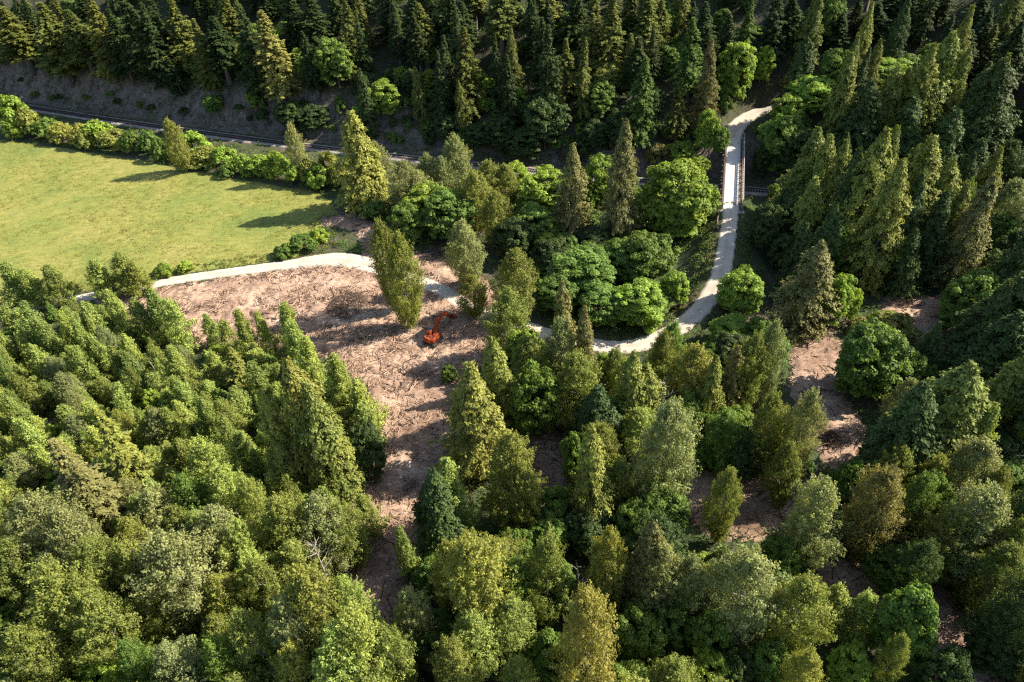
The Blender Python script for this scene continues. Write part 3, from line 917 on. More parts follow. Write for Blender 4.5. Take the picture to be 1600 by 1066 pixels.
Ak,7,-73.4,85.0,10.9,2.7,1,2,9
Pk,7,-56.2,85.9,11.4,2.5,1,0,9
Ag,7,-70.6,95.2,12.7,2.0,1,3,9
Ay,7,-33.6,94.4,8.0,1.9,2,1,10
Ay,7,-111.9,117.9,10.9,2.1,26,1,9
Ay,7,-51.5,92.4,9.0,2.3,7,0,9
Ay,7,-34.3,103.0,14.2,3.1,3,1,3
Ay,7,-91.0,80.3,11.4,1.8,18,1,9
Ay,7,-81.8,76.7,9.5,2.6,12,1,9
Ay,7,-110.8,133.8,10.7,3.1,5,2,16
Ay,7,-87.1,90.9,10.2,2.2,7,1,9
Ag,7,-92.0,87.1,6.6,2.1,6,1,9
Ay,7,-105.9,102.9,13.2,1.8,24,1,9
Ay,7,-132.3,131.8,9.0,2.5,42,1,9
Ak,7,-63.5,102.3,12.0,2.7,2,0,9
Ay,7,-81.1,99.1,12.6,2.9,3,3,9
Ag,7,-66.8,74.4,9.0,2.8,3,3,15
Ay,7,-64.8,78.2,8.4,1.8,4,2,9
Ao,7,-92.9,77.3,8.6,2.4,1,3,19
Ag,7,-94.6,100.6,9.9,1.8,5,1,9
Ay,7,-120.5,128.1,6.6,2.8,34,1,9
Ay,7,-78.8,95.6,7.4,2.6,2,1,9
Mg,7,-98.5,138.6,6.3,2.2,0,2,16
Ay,7,-36.6,81.6,11.8,1.7,4,3,14
Ao,7,-77.0,88.9,10.7,2.8,1,1,9
Ao,7,-84.7,130.0,6.5,2.2,5,3,9
My,7,-66.9,107.4,4.4,2.3,2,0,9
Fg,7,-112.1,120.8,6.7,1.6,4,1,9
Ag,7,-35.2,98.5,8.1,2.1,1,1,3
Ay,7,-43.2,96.7,12.8,1.8,9,3,14
Fg,7,-103.1,115.6,5.4,1.9,2,1,9
Ao,7,-64.6,94.4,12.4,2.9,2,0,9
Ao,7,-127.8,131.1,6.5,2.5,9,1,9
Ay,7,-96.0,118.9,7.6,2.3,11,3,9
Ay,7,-84.9,122.6,7.1,2.6,10,3,9
Ay,7,-91.9,93.2,7.5,2.7,10,1,9
Ay,7,-57.6,101.9,7.1,2.5,5,0,9
Ay,7,-109.0,117.7,8.4,3.1,19,1,9
Ay,7,-41.5,70.7,9.7,2.8,0,1,14
Mg,7,-85.6,128.3,5.4,2.5,2,3,9
Ay,7,-32.8,100.4,12.8,2.7,4,1,3
Ao,7,-33.4,91.6,9.3,2.4,4,3,14
Ak,7,-98.2,80.6,10.3,2.4,6,1,9
Ag,7,-32.9,74.7,11.8,2.8,2,3,14
Ao,7,-90.3,77.3,11.8,2.8,6,1,9
Ay,7,-70.1,88.6,10.0,2.9,1,2,9
Ak,7,-115.5,117.4,10.7,1.8,5,1,9
Ao,7,-60.7,102.6,9.1,1.8,7,0,9
Ay,7,-80.3,86.0,14.1,1.7,4,1,9
Ak,7,-129.6,128.9,7.2,2.2,9,1,9
Ao,7,-78.9,123.0,7.7,1.7,4,3,9
My,7,-68.1,101.9,6.7,2.4,1,0,9
Ag,7,-77.7,99.3,11.8,1.6,2,3,9
Ak,7,-54.0,101.9,10.4,3.0,3,0,9
Ao,7,-101.3,86.4,13.4,2.1,8,1,9
Ag,7,-39.7,103.5,7.7,2.7,2,1,3
Fg,7,-60.2,117.6,6.3,2.0,2,0,9
Ag,7,-76.2,117.5,9.8,2.9,7,3,9
My,7,-91.4,99.2,5.7,2.5,1,1,9
Po,7,-93.4,84.6,8.1,2.7,0,1,9
Ay,7,-80.9,118.3,12.0,2.6,9,3,9
Ay,7,-46.1,81.5,9.4,2.5,5,3,14
Ag,7,-63.0,75.7,7.9,2.9,1,3,15
Ay,7,-49.1,112.9,6.5,1.9,4,1,4
Mg,7,-30.3,92.2,6.4,2.1,0,1,10
Ag,7,-111.1,126.3,7.7,2.8,12,1,9
Ak,7,-91.0,123.8,12.9,1.7,5,3,9
Ao,7,-75.5,108.8,11.4,1.8,2,3,9
Ay,7,-118.5,111.8,13.4,2.2,39,1,9
Ag,7,-130.0,131.3,12.3,2.4,21,1,9
Ao,7,-40.5,106.8,8.7,1.7,1,2,4
Ak,7,-89.1,115.5,13.2,2.5,4,3,9
Ag,7,-105.1,113.8,13.9,2.0,11,1,9
Ag,7,-44.6,97.6,11.2,2.3,4,3,14
Ag,7,-84.3,95.3,8.2,2.7,1,1,9
Ak,7,-100.5,100.6,8.5,1.8,3,1,9
Ay,7,-40.2,87.7,7.2,1.6,6,3,14
Ay,7,-106.6,114.7,7.6,2.5,17,1,9
Ag,7,-101.2,121.7,10.1,1.9,10,3,9
Ay,7,-89.2,93.8,13.8,2.7,9,1,9
Ay,7,-61.9,106.2,8.4,2.5,4,0,9
Ao,7,-52.4,90.4,13.0,2.9,8,0,9
Ak,7,-38.6,95.2,11.1,2.0,2,3,14
Fg,7,-59.7,106.0,6.9,1.8,1,0,9
Mg,7,-52.3,117.1,5.2,2.1,0,1,4
Ao,7,-45.2,108.7,7.6,2.1,2,2,4
Ps,7,-67.1,95.4,11.9,3.1,0,0,9
Fg,7,-47.5,97.2,6.0,1.6,3,0,9
Ay,7,-99.4,132.6,10.6,3.0,3,2,16
Ag,7,-112.0,97.1,10.3,1.7,18,1,9
My,7,-54.9,93.4,6.2,2.7,4,0,9
Ay,7,-104.0,121.3,12.7,2.1,16,3,9
Ps,7,-87.8,122.7,11.4,2.9,3,3,9
Ao,7,-58.4,80.0,14.0,2.6,5,0,9
Ay,7,-91.1,83.0,9.7,2.6,16,1,9
Ao,7,-61.6,87.7,11.7,2.7,3,0,9
Ay,7,-96.9,100.8,13.2,2.1,13,1,9
Fg,7,-106.9,111.2,7.0,1.5,3,1,9
My,7,-73.3,103.4,4.6,2.0,1,3,9
Py,7,-67.6,89.7,8.2,2.8,1,0,9
Ag,7,-84.2,91.5,7.3,1.6,2,1,9
Mg,7,-76.6,93.4,6.1,2.3,1,1,9
Fg,7,-45.0,110.9,7.6,1.4,1,2,4
Fg,7,-47.2,110.8,7.6,1.6,2,2,4
Ao,7,-76.8,81.3,7.5,2.1,0,2,9
Ag,7,-52.1,77.6,11.3,2.8,4,3,15
Ag,7,-115.5,135.9,9.3,2.7,4,2,16
Ay,7,-119.2,108.9,10.7,1.9,40,1,9
Ps,7,-82.9,97.1,10.9,2.8,1,1,9
Ag,7,-50.5,106.5,11.9,2.9,6,0,9
Ao,7,-112.0,113.5,14.5,1.9,7,1,9
Ak,7,-107.5,124.5,9.2,2.0,7,3,9
Ag,7,-115.1,109.1,10.8,2.6,16,1,9
Ay,7,-106.1,123.4,9.8,2.0,17,3,9
Ao,7,-102.9,138.1,8.5,2.7,0,2,16
Ag,7,-50.7,103.1,7.6,1.6,5,0,9
Ao,7,-106.3,105.8,8.4,2.7,5,1,9
Ay,7,-44.6,106.2,6.9,2.2,2,2,4
Ag,7,-49.9,108.9,9.3,2.3,0,1,4
Mg,7,-45.4,72.7,5.8,2.3,0,1,14
Ag,7,-104.2,91.3,13.7,2.6,15,1,9
Ay,7,-103.9,88.6,13.1,2.8,35,1,9
Mg,7,-96.3,89.0,6.2,2.7,2,1,9
Ao,7,-81.3,114.0,13.3,2.3,3,3,9
Ao,7,-106.1,127.3,11.8,2.6,6,3,9
Mg,7,-47.3,93.5,4.7,2.8,2,3,14
Fg,7,-81.4,95.6,7.8,2.0,1,1,9
Ag,7,-62.2,98.2,6.6,2.9,1,0,9
My,7,-119.1,131.7,5.3,2.8,3,1,9
My,7,-54.4,84.3,6.3,2.2,3,0,9
Ps,7,-67.0,79.9,10.9,3.1,0,2,9
Pk,7,-55.2,97.3,11.6,3.2,2,0,9
Fg,7,-103.9,129.1,7.0,1.6,2,3,9
Ay,7,-75.1,91.7,13.4,2.7,1,1,9
Ak,7,-99.4,116.9,13.3,3.0,6,3,9
Ao,7,-50.7,115.0,6.5,2.5,0,1,4
Ay,7,-54.4,116.8,7.6,2.9,5,1,4
Ay,7,-41.3,79.8,10.8,3.0,3,3,14
Ag,7,-122.4,117.9,9.7,1.9,19,1,9
Ay,7,-112.5,123.8,12.0,2.2,27,1,9
Ak,7,-79.6,108.3,8.7,2.3,1,3,9
Ag,7,-108.8,130.1,9.7,3.0,13,3,9
Po,7,-83.7,109.7,8.4,2.8,0,3,9
Ao,7,-69.7,100.1,8.6,2.6,1,0,9
Fg,7,-128.7,135.2,7.7,1.8,5,1,9
Ay,7,-107.8,100.6,7.5,2.1,25,1,9
Ak,7,-70.3,106.4,7.2,2.7,2,3,9
Mg,7,-47.9,99.1,6.1,2.9,2,0,9
Ag,7,-59.8,95.4,10.1,2.1,2,0,9
Ay,7,-56.7,78.6,14.1,1.7,3,0,9
Ak,7,-126.5,135.0,9.2,2.4,0,1,16
Ak,7,-41.1,100.6,12.5,1.9,1,2,4
Ay,7,-127.2,137.4,7.1,1.6,0,1,16
Ps,7,-89.9,108.4,11.4,3.1,1,3,9
Ay,7,-87.8,103.3,10.1,2.2,6,1,9
Ay,7,-100.9,76.5,13.6,2.3,2,3,19
Ag,7,-93.7,134.4,8.3,2.1,3,2,16
Ay,7,-65.0,91.3,8.0,1.6,1,0,9
Ag,7,-90.6,129.4,9.1,2.0,9,3,9
Ay,7,-46.0,84.8,10.7,1.7,7,3,14
Ay,7,-88.5,120.4,12.2,2.3,12,3,9
Ay,7,-106.0,95.6,11.6,2.0,29,1,9
Ay,7,-71.7,81.8,8.7,1.8,2,2,9
Ag,7,-121.9,113.4,10.6,2.1,20,1,9
Ay,7,-86.1,118.3,10.6,2.3,8,3,9
Ak,7,-92.1,75.2,13.3,3.1,2,3,19
Pk,7,-113.2,135.9,8.7,2.2,0,2,16
My,7,-43.8,80.4,5.1,2.6,2,3,14
Ay,7,-75.3,75.3,12.7,1.8,5,2,9
Ay,7,-106.2,116.8,13.3,1.9,20,1,9
Pk,7,-51.4,84.3,8.1,2.9,3,0,9
My,7,-73.9,106.9,6.5,2.0,2,3,9
My,7,-77.1,73.7,6.7,2.7,0,1,15
Fg,7,-110.5,142.1,5.8,1.5,0,2,16
Ao,7,-49.4,77.1,7.7,2.0,0,0,15
Ao,7,-96.2,75.6,12.9,1.6,2,3,19
Ay,7,-61.7,113.0,10.7,3.0,8,0,9
Mg,7,-60.4,83.3,6.9,2.9,1,0,9
Ao,7,-38.2,80.7,10.2,1.7,3,3,14
Ay,7,-97.1,95.9,7.4,3.1,14,1,9
Ag,7,-43.3,90.3,14.2,1.6,3,3,14
Ay,7,-103.5,99.7,12.5,1.6,21,1,9
Mg,7,-84.4,120.6,6.1,2.3,1,3,9
Ao,7,-59.2,87.1,13.9,2.8,4,0,9
Py,7,-42.2,103.6,11.9,2.3,0,2,4
Ay,7,-82.1,103.0,7.9,2.7,2,3,9
Ay,7,-31.7,72.1,9.5,2.8,1,3,14
Ag,7,-90.4,111.0,9.0,2.4,4,3,9
Ay,7,-72.3,113.2,9.7,1.9,7,3,9
Ag,7,-96.3,111.6,7.2,2.4,4,1,9
Ay,7,-92.8,114.6,8.9,2.4,6,3,9
Ay,7,-108.6,121.7,13.7,2.4,23,1,9
Ay,7,-101.4,106.5,12.8,2.5,15,1,9
Ag,7,-62.5,73.7,13.7,2.6,2,3,15
Po,8,-38.0,42.4,14.6,5.0,2,2,15
Ps,8,-44.7,41.4,12.5,4.9,2,2,15
My,8,-88.0,52.7,7.2,3.0,0,1,19
Po,8,-51.4,37.0,12.5,4.0,2,0,19
Pk,8,-54.5,57.2,12.6,4.2,0,2,15
Ps,8,-71.7,44.2,14.4,4.6,0,2,19
Mg,8,-33.1,56.9,7.8,2.8,1,2,14
Mg,8,-69.6,40.5,6.0,3.2,1,2,19
Mg,8,-88.9,58.2,5.9,3.7,2,1,19
Pg,8,-22.5,37.9,13.8,3.7,0,2,14
Po,8,-85.8,70.3,16.9,4.5,3,3,19
Pk,8,-43.8,57.7,15.3,3.9,0,0,15
Po,8,-83.7,55.2,14.1,3.6,0,1,19
Mg,8,-84.1,65.2,7.7,2.6,5,3,19
Po,8,-54.8,65.5,14.7,4.9,1,3,15
Ps,8,-53.1,42.4,12.6,4.7,0,0,19
Pk,8,-89.7,67.0,15.2,4.6,0,3,19
Py,8,-60.1,41.2,16.7,4.9,0,0,19
Mg,8,-75.3,56.7,6.2,3.1,1,3,19
Mg,8,-85.0,48.1,8.2,3.6,3,1,19
Pk,8,-60.6,68.9,15.7,3.7,0,3,15
Po,8,-76.9,51.2,17.5,3.6,1,3,19
Pk,8,-67.7,59.4,13.9,3.9,2,1,15
Mg,8,-37.1,53.1,5.4,3.8,2,2,14
Py,8,-81.2,46.9,16.6,4.3,1,1,19
Mg,8,-80.4,59.5,6.5,2.7,2,3,19
Py,8,-34.8,61.8,16.0,4.1,1,1,14
Py,8,-77.5,38.5,15.2,4.0,2,1,19
Mg,8,-67.9,54.4,8.0,4.0,3,0,19
Mg,8,-91.4,62.4,6.2,3.9,4,3,19
Mg,8,-86.0,60.4,8.6,4.0,3,3,19
Ps,8,-26.2,39.1,14.1,4.3,2,2,14
Md,8,-72.6,54.4,6.1,3.7,0,0,19
Pk,8,-77.3,45.4,16.6,4.1,0,1,19
Po,8,-54.5,70.9,14.2,3.9,2,3,15
My,8,-56.2,36.9,5.9,2.8,2,0,19
Mg,8,-81.0,42.0,5.1,3.1,2,2,19
Po,8,-36.9,37.6,14.1,4.2,3,2,15
Py,8,-40.7,61.6,15.2,3.6,2,1,14
Ps,8,-57.9,73.2,16.4,4.9,0,3,15
Py,8,-50.8,70.4,14.7,3.8,0,0,15
Po,8,-20.5,34.8,14.0,3.7,4,2,14
Ps,8,-70.6,63.1,15.4,4.2,2,1,15
Py,8,-48.8,41.6,15.1,4.2,0,2,15
My,8,-97.5,69.4,8.8,3.6,0,3,19
Ps,8,-29.9,37.9,14.7,4.6,3,2,14
Mg,8,-64.3,45.7,8.2,3.6,2,0,19
Md,8,-40.9,37.2,8.8,4.1,2,2,15
Ps,8,-46.7,67.4,17.9,4.6,0,0,15
Po,8,-43.3,51.8,13.5,3.5,1,2,15
Mg,8,-81.5,69.8,8.4,3.4,6,3,19
Mg,8,-49.5,51.8,6.5,3.4,0,2,15
Mg,8,-72.8,48.8,7.5,3.7,1,0,19
Po,8,-20.4,41.1,15.6,3.8,3,2,14
Mg,8,-82.3,51.1,6.4,4.2,1,1,19
Mg,3,15.1,93.0,6.4,3.5,2,2,5
Py,3,-2.8,50.9,15.3,3.7,1,1,13
Py,3,20.3,95.9,16.4,3.4,1,2,5
Ps,3,0.1,36.1,12.2,4.4,0,2,13
My,3,21.4,104.8,8.0,3.5,1,1,5
Pk,3,-10.7,45.0,16.0,3.6,0,1,13
Md,3,10.2,68.1,8.7,3.7,0,3,13
Md,3,-5.4,34.8,6.7,3.9,2,2,13
Py,3,21.6,85.3,13.7,4.3,2,2,5
Pg,3,-1.3,55.8,17.2,3.8,0,1,13
Mg,3,-13.2,65.1,5.6,3.0,2,0,14
Mg,3,24.8,101.6,8.0,3.9,1,2,5
Po,3,-4.1,62.5,12.0,4.4,2,1,13
Ps,3,-9.4,61.8,12.0,3.5,2,0,14
Py,3,-7.6,48.6,16.2,4.2,2,1,13
Py,3,-12.7,38.1,12.9,4.3,3,1,13
Md,3,-1.6,109.7,5.2,3.4,0,3,10
My,3,15.9,79.5,7.1,2.7,3,0,10
Po,3,3.6,105.5,15.1,4.5,1,0,10
Ps,3,-16.6,38.2,14.1,4.8,0,2,14
Po,3,13.6,82.8,14.4,4.1,3,0,10
Mg,3,-14.4,62.1,8.6,2.9,1,0,14
Py,3,12.6,38.6,14.6,4.5,0,2,13
Mg,3,10.4,111.7,5.6,2.8,2,0,10
Md,3,12.6,34.2,5.5,3.1,1,2,13
Mg,3,-12.6,54.0,6.7,2.9,3,0,14
My,3,0.4,100.6,7.8,3.9,1,0,10
Mg,3,4.2,69.5,7.7,3.5,2,3,13
Md,2,17.9,36.8,7.9,2.9,0,2,13
Mg,2,53.3,110.8,7.0,3.9,1,1,7
Md,2,27.3,44.8,8.4,2.7,0,0,13
Po,2,28.9,102.1,16.7,3.3,1,2,5
Mg,2,41.5,110.1,5.7,3.2,0,0,5
Po,2,56.3,68.2,12.5,3.4,1,0,11
Pg,2,35.4,82.7,15.2,3.9,3,2,5
Md,2,48.9,101.1,7.3,3.9,0,1,7
Mg,2,107.4,82.7,7.0,3.0,6,0,8
Po,2,27.7,96.2,13.4,3.7,2,2,5
Pg,2,58.8,65.4,17.1,3.8,0,0,11
Pg,2,43.2,35.1,15.4,3.6,0,1,20
Mg,2,72.7,103.3,5.1,3.2,0,0,7
Mg,2,102.0,101.5,5.2,3.1,1,0,8
Md,2,83.6,54.7,6.8,4.1,3,3,20
Md,2,86.0,91.1,5.6,3.3,1,0,8
Mg,2,105.2,79.5,6.1,3.3,7,0,8
Md,2,70.9,43.0,8.7,3.8,0,0,20
Pd,2,88.1,79.7,16.1,4.0,0,0,8
Mg,2,77.5,58.4,6.7,2.7,0,3,20
Mg,2,98.4,81.6,6.0,3.2,4,0,8
Mg,2,30.5,84.5,5.1,3.9,2,2,5
Mg,2,94.8,70.5,7.9,4.0,5,0,8
Po,2,115.0,98.4,16.5,3.7,3,0,8
Ps,2,76.2,82.4,17.4,3.1,1,1,8
Po,2,68.7,56.6,17.6,3.1,2,3,20
Po,2,102.0,84.7,14.5,3.3,2,0,8
Mg,2,78.2,44.7,8.0,2.8,3,0,20
Md,2,119.9,99.8,5.0,3.2,5,0,8
Po,2,64.9,38.3,13.2,3.9,1,0,20
Mg,2,82.1,75.2,6.1,3.3,1,2,8
Pd,2,20.4,63.0,13.5,4.5,0,3,13
Mg,2,74.7,41.3,6.9,2.6,2,0,20
Po,2,72.2,66.1,15.6,3.5,1,2,8
Md,2,62.0,70.2,7.2,3.5,0,0,11
Mg,2,79.1,48.5,7.0,3.9,4,0,20
Mg,2,40.1,98.6,7.9,4.0,1,2,5
Md,2,62.8,80.8,5.7,2.8,0,3,11
Md,2,90.5,62.8,7.1,3.6,5,3,20
Mg,2,44.7,31.5,8.0,4.0,0,1,20
Mg,2,46.9,67.2,5.2,3.5,1,1,11
Md,2,105.2,106.1,6.1,3.1,0,3,8
Md,2,85.1,59.2,6.6,3.6,4,3,20
Md,2,82.7,78.5,7.5,3.6,2,2,8
Po,2,60.4,73.2,14.4,4.0,2,0,11
Po,2,21.9,37.0,17.3,3.6,2,0,13
Md,2,43.3,101.3,6.4,3.0,2,0,5
Mg,2,27.0,32.8,7.7,3.2,0,0,13
Md,2,108.8,87.2,8.6,3.9,3,0,8
Po,2,46.4,82.8,12.7,3.8,1,2,7
Md,2,72.0,46.6,7.7,3.6,2,3,20
Mg,2,76.7,87.8,5.6,3.4,1,1,8
Md,2,109.2,97.1,5.2,4.2,2,0,8
Mg,2,101.8,90.6,8.8,3.2,3,0,8
Pg,2,30.5,105.9,16.7,3.3,1,2,5
Po,2,75.3,34.0,15.8,3.9,2,0,20
Ps,2,70.5,89.5,12.4,3.1,2,1,8
Mg,2,100.0,72.0,5.6,4.0,8,0,8
Mg,2,11.9,43.5,7.8,3.6,0,2,13
Po,2,81.8,65.9,13.9,4.0,1,0,8
Mg,2,76.1,66.2,6.3,3.8,3,2,8
Mg,2,105.8,99.0,5.8,4.2,2,0,8
Md,2,120.4,104.7,8.9,3.2,6,0,8
Md,2,80.4,83.4,8.5,3.0,1,2,8
Po,2,27.7,55.4,13.8,3.5,0,1,11
Md,2,45.0,110.2,7.7,4.1,1,0,5
Po,2,19.9,100.5,15.3,3.7,0,1,5
Mg,2,68.8,38.3,5.3,3.2,1,0,20
Pg,2,31.4,90.5,12.0,3.5,2,2,5
Pg,2,86.4,51.1,12.8,3.8,0,0,20
Md,2,112.2,90.7,5.9,3.0,4,0,8
Mg,2,85.2,70.5,6.1,3.7,4,2,8
Mg,2,72.7,84.8,7.3,3.2,2,1,8
Pg,2,91.7,57.2,16.7,3.4,0,3,20
Mg,2,76.1,91.8,5.4,3.2,3,1,8
My,4,10.6,156.4,6.2,3.8,0,0,3
My,4,-6.5,178.5,5.9,2.8,2,0,4
Mg,4,35.0,182.6,7.8,3.9,2,1,2
Mg,4,6.3,175.2,6.6,3.6,2,3,3
Mg,4,-4.9,192.2,5.9,2.9,0,0,1
Mg,4,14.2,161.5,6.1,3.3,5,1,5
Mg,4,-36.5,181.4,5.4,3.6,3,2,1
Mg,4,8.5,145.3,4.3,3.1,1,0,3
Mg,4,14.7,153.4,7.5,3.7,4,1,5
My,4,23.9,176.2,7.7,2.4,4,1,2
Mg,4,30.1,138.2,6.1,2.9,3,3,5
Md,4,-0.6,175.4,6.5,2.6,0,0,4
Mg,4,39.7,176.5,7.1,2.5,1,1,2
Mg,4,23.2,168.2,5.3,3.4,6,3,5
Mg,4,-42.9,194.9,4.1,2.8,2,2,1
Mg,4,22.1,143.6,7.5,3.0,2,1,5
Mg,4,31.9,133.4,4.3,3.9,2,3,5
Mg,4,33.4,129.0,5.5,3.8,1,3,5
Mg,4,-14.2,180.4,5.1,3.5,3,3,4
Md,4,9.5,164.8,7.2,3.8,2,3,3
My,4,-12.8,173.3,7.4,2.6,1,0,4
Mg,4,-42.4,198.5,6.9,2.8,1,2,1
By,7,-56.2,81.2,3.0,2.5,0,3,15
Bg,7,-110.4,97.4,3.5,2.1,2,1,9
Bg,7,-77.6,112.1,3.3,1.6,2,3,9
By,7,-93.7,117.7,3.4,3.0,2,3,9
By,7,-71.2,73.6,3.1,2.5,0,1,15
By,7,-63.6,82.8,3.6,2.4,2,2,9
By,7,-77.9,92.0,2.0,2.5,1,2,9
By,7,-88.6,97.6,3.7,2.9,1,1,9
By,7,-97.2,83.8,2.2,2.0,5,1,9
Bk,7,-101.4,84.1,4.1,2.9,0,1,9
By,7,-106.1,120.0,3.7,1.7,3,1,9
By,7,-34.8,107.6,3.3,2.0,1,1,3
Bk,7,-56.4,122.8,2.3,2.7,2,1,4
By,7,-111.9,108.2,3.2,3.0,6,1,9
Bk,7,-52.3,119.3,3.1,2.4,1,1,4
By,7,-65.4,121.7,2.5,2.2,0,0,9
Bg,7,-46.9,83.5,3.6,2.6,0,3,14
By,7,-37.9,98.1,3.0,1.9,2,3,14
Bg,7,-89.5,127.8,2.1,2.8,3,3,9
By,7,-77.8,102.5,3.3,1.7,1,3,9
By,7,-80.2,78.7,3.6,2.5,3,2,9
By,7,-101.6,96.6,4.1,2.8,4,1,9
By,7,-66.5,124.3,2.4,2.4,3,3,9
Bg,7,-75.6,106.7,3.4,2.4,1,3,9
By,7,-44.7,93.7,1.9,1.9,1,3,14
Bg,7,-124.3,125.5,3.8,1.8,3,1,9
Bg,7,-99.9,87.8,3.1,3.0,1,1,9
By,7,-86.8,88.5,2.3,2.6,2,1,9
By,7,-42.2,98.4,4.1,1.7,3,3,14
By,7,-34.2,105.5,2.9,2.1,2,1,3
Bk,8,-37.8,50.4,3.5,2.5,3,2,14
By,8,-38.7,71.8,3.0,1.7,1,1,14
Bk,8,-88.2,63.3,3.5,2.5,1,3,19
By,8,-51.0,73.7,3.2,2.3,0,0,15
Bg,8,-48.0,62.9,2.7,2.1,0,0,15
Bg,8,-83.3,60.0,3.4,2.1,0,3,19
By,8,-40.9,68.4,2.2,2.6,2,1,14
By,8,-80.1,54.6,2.2,3.0,2,3,19
Bk,8,-39.7,54.6,3.8,2.4,2,2,14
By,8,-78.1,53.7,3.0,2.4,1,3,19
By,8,-46.4,55.8,1.8,2.4,0,2,15
By,8,-78.7,56.5,3.3,1.7,3,3,19
By,8,-85.5,57.8,3.7,2.2,4,3,19
By,8,-36.5,45.7,2.6,2.6,2,2,14
Bg,8,-41.6,53.5,2.1,2.8,0,2,14
Bk,8,-77.5,66.5,2.6,1.7,2,3,19
Bk,8,-91.6,72.9,4.2,2.5,3,3,19
Bk,8,-32.1,60.8,2.0,2.3,1,2,14
By,8,-31.3,52.4,3.8,1.8,1,2,14
By,8,-85.2,50.5,2.6,2.6,0,1,19
Bg,2,69.9,54.1,2.7,1.7,1,3,20
Bg,2,73.5,73.2,2.7,2.6,0,2,8
Bg,2,51.1,74.0,3.3,1.6,1,3,11
Bd,2,38.9,43.5,2.3,1.8,0,2,11
Bg,2,25.1,64.3,3.7,1.8,3,0,13
Bg,2,16.4,103.7,3.4,3.0,0,1,5
Bg,2,22.7,49.1,2.5,3.0,1,0,13
Bd,2,47.3,40.1,2.3,2.1,0,1,20
By,2,69.1,67.8,1.9,2.1,2,2,8
Bd,2,41.4,92.0,2.2,1.6,0,1,7
Bg,2,77.3,85.2,2.6,2.3,0,1,8
Bg,2,87.6,76.2,2.5,2.0,3,0,8
Bd,2,24.4,96.8,2.6,2.1,2,2,5
Bg,2,0.0,103.7,2.1,1.8,0,0,10
By,2,77.1,56.1,3.4,2.0,0,3,20
Bg,2,82.3,103.8,3.0,1.7,0,3,8
Bg,2,11.3,58.8,4.2,2.0,2,3,13
Bg,2,59.9,77.5,4.2,1.6,3,3,11
Bg,2,30.9,42.4,3.9,2.3,4,0,13
Bg,2,13.0,58.0,3.1,2.1,1,3,13
Bg,2,91.8,66.4,3.6,2.4,4,0,8
By,2,28.0,63.2,1.8,2.5,0,1,11
Bd,2,5.9,113.2,3.7,2.7,0,0,10
Bg,2,14.5,71.7,3.9,2.7,4,3,13
Bd,2,0.1,52.6,2.8,2.5,0,1,13
By,2,37.3,94.4,4.1,3.0,0,2,5
Bg,2,50.7,81.6,2.0,1.9,2,3,11
Bd,2,33.9,107.1,1.9,1.8,1,2,5
By,2,92.6,81.5,3.1,1.8,1,0,8
Bg,2,16.5,62.0,4.2,2.5,3,3,13
Bg,2,28.1,59.3,4.1,2.6,2,1,11
Bd,2,111.6,98.9,3.8,2.9,0,0,8
By,2,46.8,87.3,4.2,2.3,0,2,7
Bg,2,4.1,49.9,4.1,2.0,0,1,13
Bg,2,20.7,41.8,3.5,2.5,2,0,13
By,2,111.7,101.8,2.9,2.0,2,0,8
Bg,2,76.0,107.1,3.7,2.4,0,0,7
Bg,2,31.0,62.8,4.0,2.4,1,1,11
Bg,2,98.8,92.1,2.0,2.0,1,0,8
By,2,75.9,73.8,3.3,2.4,1,2,8
Bd,2,17.8,94.5,2.9,2.1,3,2,5
Bd,2,17.2,85.3,4.1,2.7,4,2,5
Bg,2,27.8,106.8,4.1,2.1,0,2,5
Bg,2,95.4,85.9,3.2,2.2,2,0,8
Bg,2,80.4,52.1,3.8,2.5,2,3,20
By,0,-58.3,283.0,3.1,3.6,3,0,0
Bd,0,46.0,229.7,3.5,2.5,2,3,2
Bg,0,-11.9,278.0,4.2,3.2,0,1,21
By,0,76.7,249.7,3.3,2.7,3,3,2
By,0,85.5,240.7,3.1,3.6,2,3,2
By,0,5.1,228.5,4.8,3.0,5,2,21
Bg,0,71.6,217.0,5.2,2.5,1,3,2
By,0,-71.0,281.0,4.9,3.1,2,0,0
Bg,0,-53.1,242.5,4.7,2.2,1,3,1
Bg,0,-80.9,278.5,4.5,2.8,0,3,0
Bg,0,61.0,239.6,5.0,3.4,6,3,2
Bg,0,-55.2,264.8,3.6,3.1,2,0,0
Bd,0,21.2,252.5,4.2,2.4,0,0,21
By,0,-66.1,261.1,3.3,3.6,1,0,0
Bd,0,-33.3,251.0,4.6,3.5,2,3,1
By,0,48.4,250.4,4.8,2.9,3,0,21
By,0,29.6,257.4,3.3,3.5,1,0,21
By,0,7.1,229.6,5.5,3.2,3,2,21
By,0,24.9,231.6,3.5,3.2,4,2,21
Bg,0,-35.9,252.7,3.1,2.4,5,3,1
Bg,0,-37.9,271.2,4.1,2.6,4,0,0
Bg,0,-71.2,248.4,4.9,2.6,3,2,0
Bg,0,88.7,198.8,5.8,3.0,0,0,2
Bg,0,-31.0,238.3,3.5,3.3,2,3,1
By,0,-46.5,240.4,4.2,3.4,0,3,1
Bd,0,34.2,220.7,4.1,3.1,2,2,21
Bd,0,-24.6,278.4,5.3,3.0,0,1,21
By,0,-24.6,257.0,4.6,3.1,4,1,21
By,0,-72.8,285.1,3.7,3.4,4,3,0
Bd,0,-59.6,276.2,5.5,2.9,4,0,0
Bd,0,-70.8,278.0,3.1,3.2,1,0,0
By,0,28.5,223.6,4.3,2.4,7,2,21
Bg,0,70.7,235.7,5.6,2.2,4,3,2
By,0,-80.3,282.9,4.3,2.3,1,3,0
Bg,0,7.4,223.3,5.0,2.6,5,2,21
Bd,0,-23.0,225.3,5.1,2.3,0,0,1
Bg,0,-39.3,247.7,3.1,2.6,3,3,1
